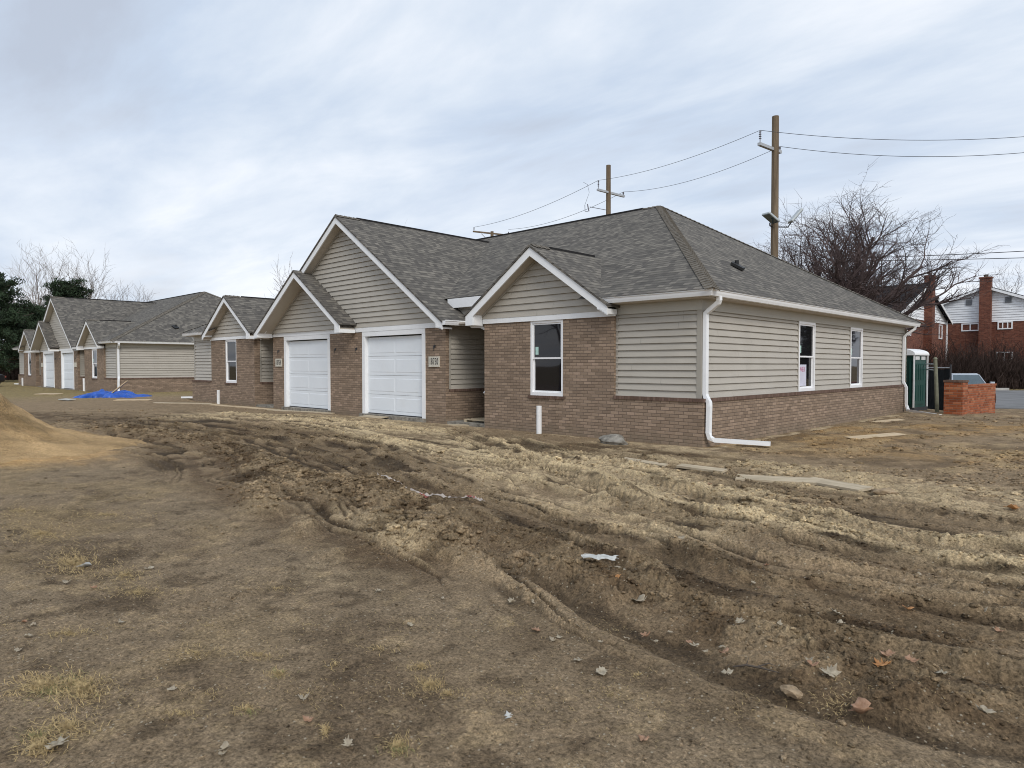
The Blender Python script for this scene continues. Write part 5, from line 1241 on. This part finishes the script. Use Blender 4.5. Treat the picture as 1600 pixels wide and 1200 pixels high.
# cut-out fuse and jumper on the middle pole
m = MB(); zf_ = H_(330, 42); m.tube([vec((0, 0), 0, -.1, zf_), vec((0, 0), -.2, -1.15, zf_+.15)], .02, 6); m.build('fuse_bracket', 'ceramic', H2)
m = MB(); c = vec((0, 0), -.2, -1.3, zf_+.1); m.tube([c+Vector((0, 0, .22)), c+Vector((0.08, 0.05, -.22))], .035, 6); m.tube([c+Vector((-.12, -.1, .18)), c+Vector((-.10, -.1, -.22)), c+Vector((.04, 0, -.25))], .02, 6); m.build('fuse', 'ceramic', H2)
m = MB(); m.tube([c+Vector((-.1, -.1, .2)), c+Vector((.1, .05, .9)), c+Vector((.0, 0, 1.4)), c+Vector((-.2, -.15, 1.55))], .010, 4); m.build('jumper_wire', 'wire', H2)
for p in (-.4, .4):
    pass
m = MB(); m.tube([vec((0, 0), 0, 0, H_(378, 60)-.3), vec((0, 0), -.45, -.9, H_(367, 60)-.05)], .03, 5); m.tube([vec((0, 0), 0, 0, H_(378, 60)-.3), vec((0, 0), .45, .9, H_(367, 60)-.05)], .03, 5); m.build('brace', 'galvanised', H3)
def wire(a, b, sag, label, r=.011, name='power_line'):
    m = MB(); n = 24; a = Vector(a); b = Vector(b)
    m.tube([a.lerp(b, i/n)-Vector((0, 0, sag*4*(i/n)*(1-i/n))) for i in range(n+1)], r, 4); o = m.build(name, 'wire'); return tag(o, label, 'power line', 'power lines')
wire(e1[0], e2[0], .30, 'upper wire strung from the tallest pole to the middle pole', .010)
wire(e1[1]-Vector((0, 0, .02)), e2[1], .42, 'lower wire strung from the tallest pole to the middle pole', .010)
wire(e2[0], e3[0], .4, 'upper wire from the middle pole down to the farthest pole', .013)
wire(e2[1], e3[1]+Vector((0, 0, .2)), .5, 'lower wire from the middle pole down to the farthest pole', .013)
def far(px, py, d): p = P(px, d); return (p[0], p[1], H_(py, d))
wire(e1[0], far(1900, 175, 27), .75, 'uppermost wire running from the tallest pole to the right edge', .011)
wire(e1[1], far(1900, 192, 27), .85, 'second wire below the uppermost, from the tallest pole to the right edge', .011)
wire(far(1330, 404, 37), far(1900, 373, 30), .12, 'dark cable crossing the bare tree to the right edge, upper one', .018)
wire(far(1330, 408, 38), far(1900, 392, 30), .10, 'dark cable crossing the bare tree to the right edge, lower one', .018)

# ------------------------------------------------------------------ trees
def grow(mb, rnd, p, d, L_, r, lvl, spec, stem=None):
    """one limb and everything that springs from it"""
    n = 5 if lvl < 2 else 4 if lvl < 3 else 3; pts = [p]; rad = [r]; rt = r*(.50 if lvl < 2 else .30); up = spec['up'][min(lvl, len(spec['up'])-1)]; wn = spec['wan'][min(lvl, len(spec['wan'])-1)]
    for i in range(n):
        d = (d+Vector((rnd.gauss(0, wn), rnd.gauss(0, wn), rnd.gauss(0, wn)+up))).normalized(); p = p+d*(L_/n); pts.append(p); rad.append(r+(rt-r)*(i+1)/n)
    (stem if (lvl == 0 and stem is not None) else mb).tube(pts, rad, 8 if lvl == 0 else 5 if lvl < 2 else 3, caps=False)
    if lvl >= spec['lv']: return
    k = spec['kids'][lvl]
    for j in range(k):
        t = spec['t0'][min(lvl, len(spec['t0'])-1)]; u = (t+(1-t)*(j+rnd.random()*.8)/k)*n; i = min(int(u), n-1); q = pts[i].lerp(pts[i+1], u-i)
        dd = (pts[i+1]-pts[i]).normalized(); a = j*2.4+rnd.uniform(-.6, .6) if lvl < 2 else rnd.uniform(0, 6.283); ax = dd.cross(Vector((math.cos(a), math.sin(a), .0 if lvl == 0 else .3))).normalized()
        an = R(rnd.uniform(*spec['ang'][min(lvl, len(spec['ang'])-1)])); nd = Matrix.Rotation(an, 3, ax) @ dd
        ll = L_*rnd.uniform(*spec['len'][min(lvl, len(spec['len'])-1)]); rr_ = max(rad[i]*rnd.uniform(.45, .65), spec['rmin']*(1.3 if lvl < 2 else 1))
        grow(mb, rnd, q, nd, ll, rr_, lvl+1, spec)
def bare(px, d, spec, label, h, seed, mat, wood='bark', trunk=2.2, r=.3, zb=None, group='bare winter trees', name='bare_tree', lean=(0, 0)):
    o = P(px, d); z = gz(o[0], o[1]); H = empty(name, (o[0], o[1], z), 0, label, 'tree', group); rnd = random.Random(seed); mb = MB(); st = MB()
    grow(mb, rnd, Vector((0, 0, -.2)), Vector((lean[0], lean[1], 1)), trunk, r, 0, spec, st); st.build('trunk', wood, H, smooth=True)
    mb.build('branches', mat, H); return H
big = dict(lv=4, kids=[15, 10, 9, 7], ang=[(14, 62), (22, 50), (25, 60), (25, 65)], len=[(1.55, 1.85), (.38, .54), (.42, .60), (.40, .60)], up=[0, .0, .015, .01, .0], wan=[.03, .08, .15, .20, .25], t0=[.68, .22, .2, .15], rmin=.0075)
bare(1318, 34, big, 'large spreading bare tree behind the right end of the roof', 9, 27, 'twig', trunk=3.1, r=.38)
big2 = dict(big); big2.update(kids=[6, 6, 6, 5], len=[(1.0, 1.5), (.5, .7), (.5, .7), (.45, .65)])
bare(1222, 41, big2, 'smaller bare tree behind the floodlight pole', 8, 9, 'twig', trunk=2.5, r=.2)
tall = dict(lv=4, kids=[6, 8, 5, 4], ang=[(6, 24), (14, 34), (18, 40), (20, 45)], len=[(1.0, 1.5), (.38, .6), (.4, .6), (.4, .6)], up=[0, .06, .07, .06, .05], wan=[.02, .05, .09, .12, .15], t0=[.6, .22, .2, .2], rmin=.013)
bare(122, 88, tall, 'tall pale bare tree above the farther house roof, rightmost of the tall pair', 16, 3, 'pale_twig', trunk=5.5, r=.26)
bare(70, 84, tall, 'tall pale bare tree left of its tall twin, over the dark pines', 16, 5, 'pale_twig', trunk=5.2, r=.2)
bare(20, 92, tall, 'bare tree at the far left behind the biggest pine', 12, 6, 'pale_twig', trunk=4.4, r=.22)
bare(40, 96, tall, 'low bare tree between the biggest pine and the tall pair', 12, 16, 'twig', trunk=4.2, r=.2)
sm = dict(tall); sm.update(kids=[6, 6, 5, 3], ang=[(15, 40), (18, 40), (20, 45), (20, 45)])
bare(192, 90, sm, 'small bare tree alone above the middle of the farther roof', 10, 7, 'pale_twig', trunk=4.7, r=.16)
bare(218, 95, sm, 'lowest bare tree right of the small lone one over the farther roof', 8, 17, 'pale_twig', trunk=4.2, r=.13)
bare(456, 66, sm, 'bare tree tips showing left of the big garage gable, upper cluster', 12, 8, 'pale_twig', trunk=3.7, r=.13)
bare(432, 70, sm, 'bare tree tips showing left of the big garage gable, lower cluster', 9, 18, 'pale_twig', trunk=3.0, r=.12)
bare(604, 75, sm, 'bare tree tips poking above the garage ridge, left cluster', 15, 10, 'pale_twig', trunk=5.7, r=.14)
bare(664, 78, sm, 'bare tree tips poking above the garage ridge, right cluster', 14, 11, 'pale_twig', trunk=5.3, r=.14)
bare(1560, 95, sm, 'faint bare tree behind the white gable at the right edge', 14, 19, 'twig', trunk=5.6, r=.18)
def pine(px, d, h, rad, seed, label, nb=70, low=.12):
    o = P(px, d); z = gz(o[0], o[1]); H = empty('pine_tree', (o[0], o[1], z), 0, label, 'tree', 'dark pines at the far left'); rnd = random.Random(seed); t = MB(); f = MB()
    t.tube([(0, 0, -.2), (.1, .05, h*.5), (0, .1, h*.93)], [.28, .18, .05], 8)
    g = np.random.default_rng(seed); cl = []
    for i in range(nb):
        u = low+(1-low)*((i+rnd.random())/nb); zz = h*u; L_ = rad*(1-.62*u**1.5)*rnd.uniform(.55, 1.12); a = rnd.uniform(0, 6.283)
        e = Vector((math.cos(a)*L_, math.sin(a)*L_, zz+rnd.uniform(-.1, .5)+L_*.08)); s = Vector((0, 0, zz*.97)); md = s.lerp(e, .5)+Vector((0, 0, -.15)); t.tube([s, md, e], [.07, .045, .02], 4, caps=False)
        for k in range(4): q = s.lerp(e, rnd.uniform(.35, 1.05)); cl.append((q.x+rnd.gauss(0, .25), q.y+rnd.gauss(0, .25), q.z+rnd.gauss(0, .12), rnd.uniform(.35, .85)))
    for (x, y, zz, s) in cl:
        n = 75; p = g.normal(0, 1, (n, 3)); p /= np.linalg.norm(p, axis=1, keepdims=True); p *= (g.uniform(.15, 1, (n, 1))**.6)*s*np.array([1.1, 1.1, .55]); dr = g.normal(0, 1, (n, 3)); dr[:, 2] += .7; dr /= np.linalg.norm(dr, axis=1, keepdims=True)
        sd = np.cross(dr, g.normal(0, 1, (n, 3))); sd /= np.linalg.norm(sd, axis=1, keepdims=True); Lf = g.uniform(.14, .28, (n, 1)); c = p+np.array([x, y, zz])
        A = c-sd*.035; B = c+sd*.035; Cc = c+dr*Lf+sd*.03; D = c+dr*Lf-sd*.03
        for i in range(n): o_ = len(f.v); f.v += [tuple(A[i]), tuple(B[i]), tuple(Cc[i]), tuple(D[i])]; f.f.append((o_, o_+1, o_+2, o_+3))
    t.build('trunk', 'bark', H); f.build('crown', 'needles', H)
pine(-8, 62, 9.3, 4.3, 1, 'biggest dark pine at the left edge', 90)
pine(44, 72, 7.4, 4.2, 2, 'low broad dark pine beside the biggest one', 70)
pine(108, 76, 10.3, 4.0, 3, 'dark pine top showing above the farther house ridge', 80, .35)
pine(-70, 70, 11, 4.5, 4, 'dark pine at the far left, outermost', 60)
# ------------------------------------------------------------------ hedge and brush
def brush(name, pxs, ds, h, n, seed, label, mat='hedge_twig', zb=-.25, wid=1.2):
    g = np.random.default_rng(seed); m = MB()
    for i in range(n):
        t = g.uniform(); px = pxs[0]+(pxs[1]-pxs[0])*t; d = ds[0]+(ds[1]-ds[0])*t+g.normal(0, wid); x, y, _ = P(px, d); hh = h*g.uniform(.45, 1.0)*(.85+.15*math.sin(px*.11))
        p = Vector((x, y, zb)); dd = Vector((g.normal(0, .22), g.normal(0, .22), 1)).normalized(); pts = [p]
        for k in range(4): dd = (dd+Vector((g.normal(0, .14), g.normal(0, .14), .02))).normalized(); p = p+dd*hh/4; pts.append(p)
        m.tube(pts, [.03, .026, .02, .015, .008], 3, caps=False)
        for k in range(5):
            q = pts[1+k % 4]; e = Vector((g.normal(0, .6), g.normal(0, .6), .5+g.uniform(0, .5))).normalized()*hh*g.uniform(.15, .38); m.tube([q, q+e*.6, q+e+Vector((0, 0, .08))], [.014, .011, .006], 3, caps=False)
    return tag(m.build(name, mat), label, 'hedge')
brush('hedge', (1395, 1760), (50, 53), 3.5, 2600, 31, 'long dark leafless hedge in front of the red brick flats', wid=.9)
brush('brush_thicket', (-160, 60), (66, 74), 2.6, 1300, 32, 'dark leafless thicket under the pines at the left edge', zb=-.1, wid=1.6)
# trees standing outside the picture that the window glass mirrors
def pine_at(x, y, h, rad, seed, label):
    dx, dy = x-CAM[0], y-CAM[1]; d = dx*FWD[0]+dy*FWD[1]; l = dx*RGT[0]+dy*RGT[1]; pine(800+FPX*l/d, d, h, rad, seed, label, 60)
pine_at(10.1, 34.5, 6.4, 1.9, 41, 'spruce beyond the right side of the picture, mirrored in the side windows')
o_ = (-16, -15); dx, dy = o_[0]-CAM[0], o_[1]-CAM[1]; d_ = dx*FWD[0]+dy*FWD[1]; l_ = dx*RGT[0]+dy*RGT[1]
bare(800+FPX*l_/d_, d_, big2, 'bare tree outside the picture, mirrored in the nearest front window', 9, 43, 'twig', trunk=3.0, r=.3)
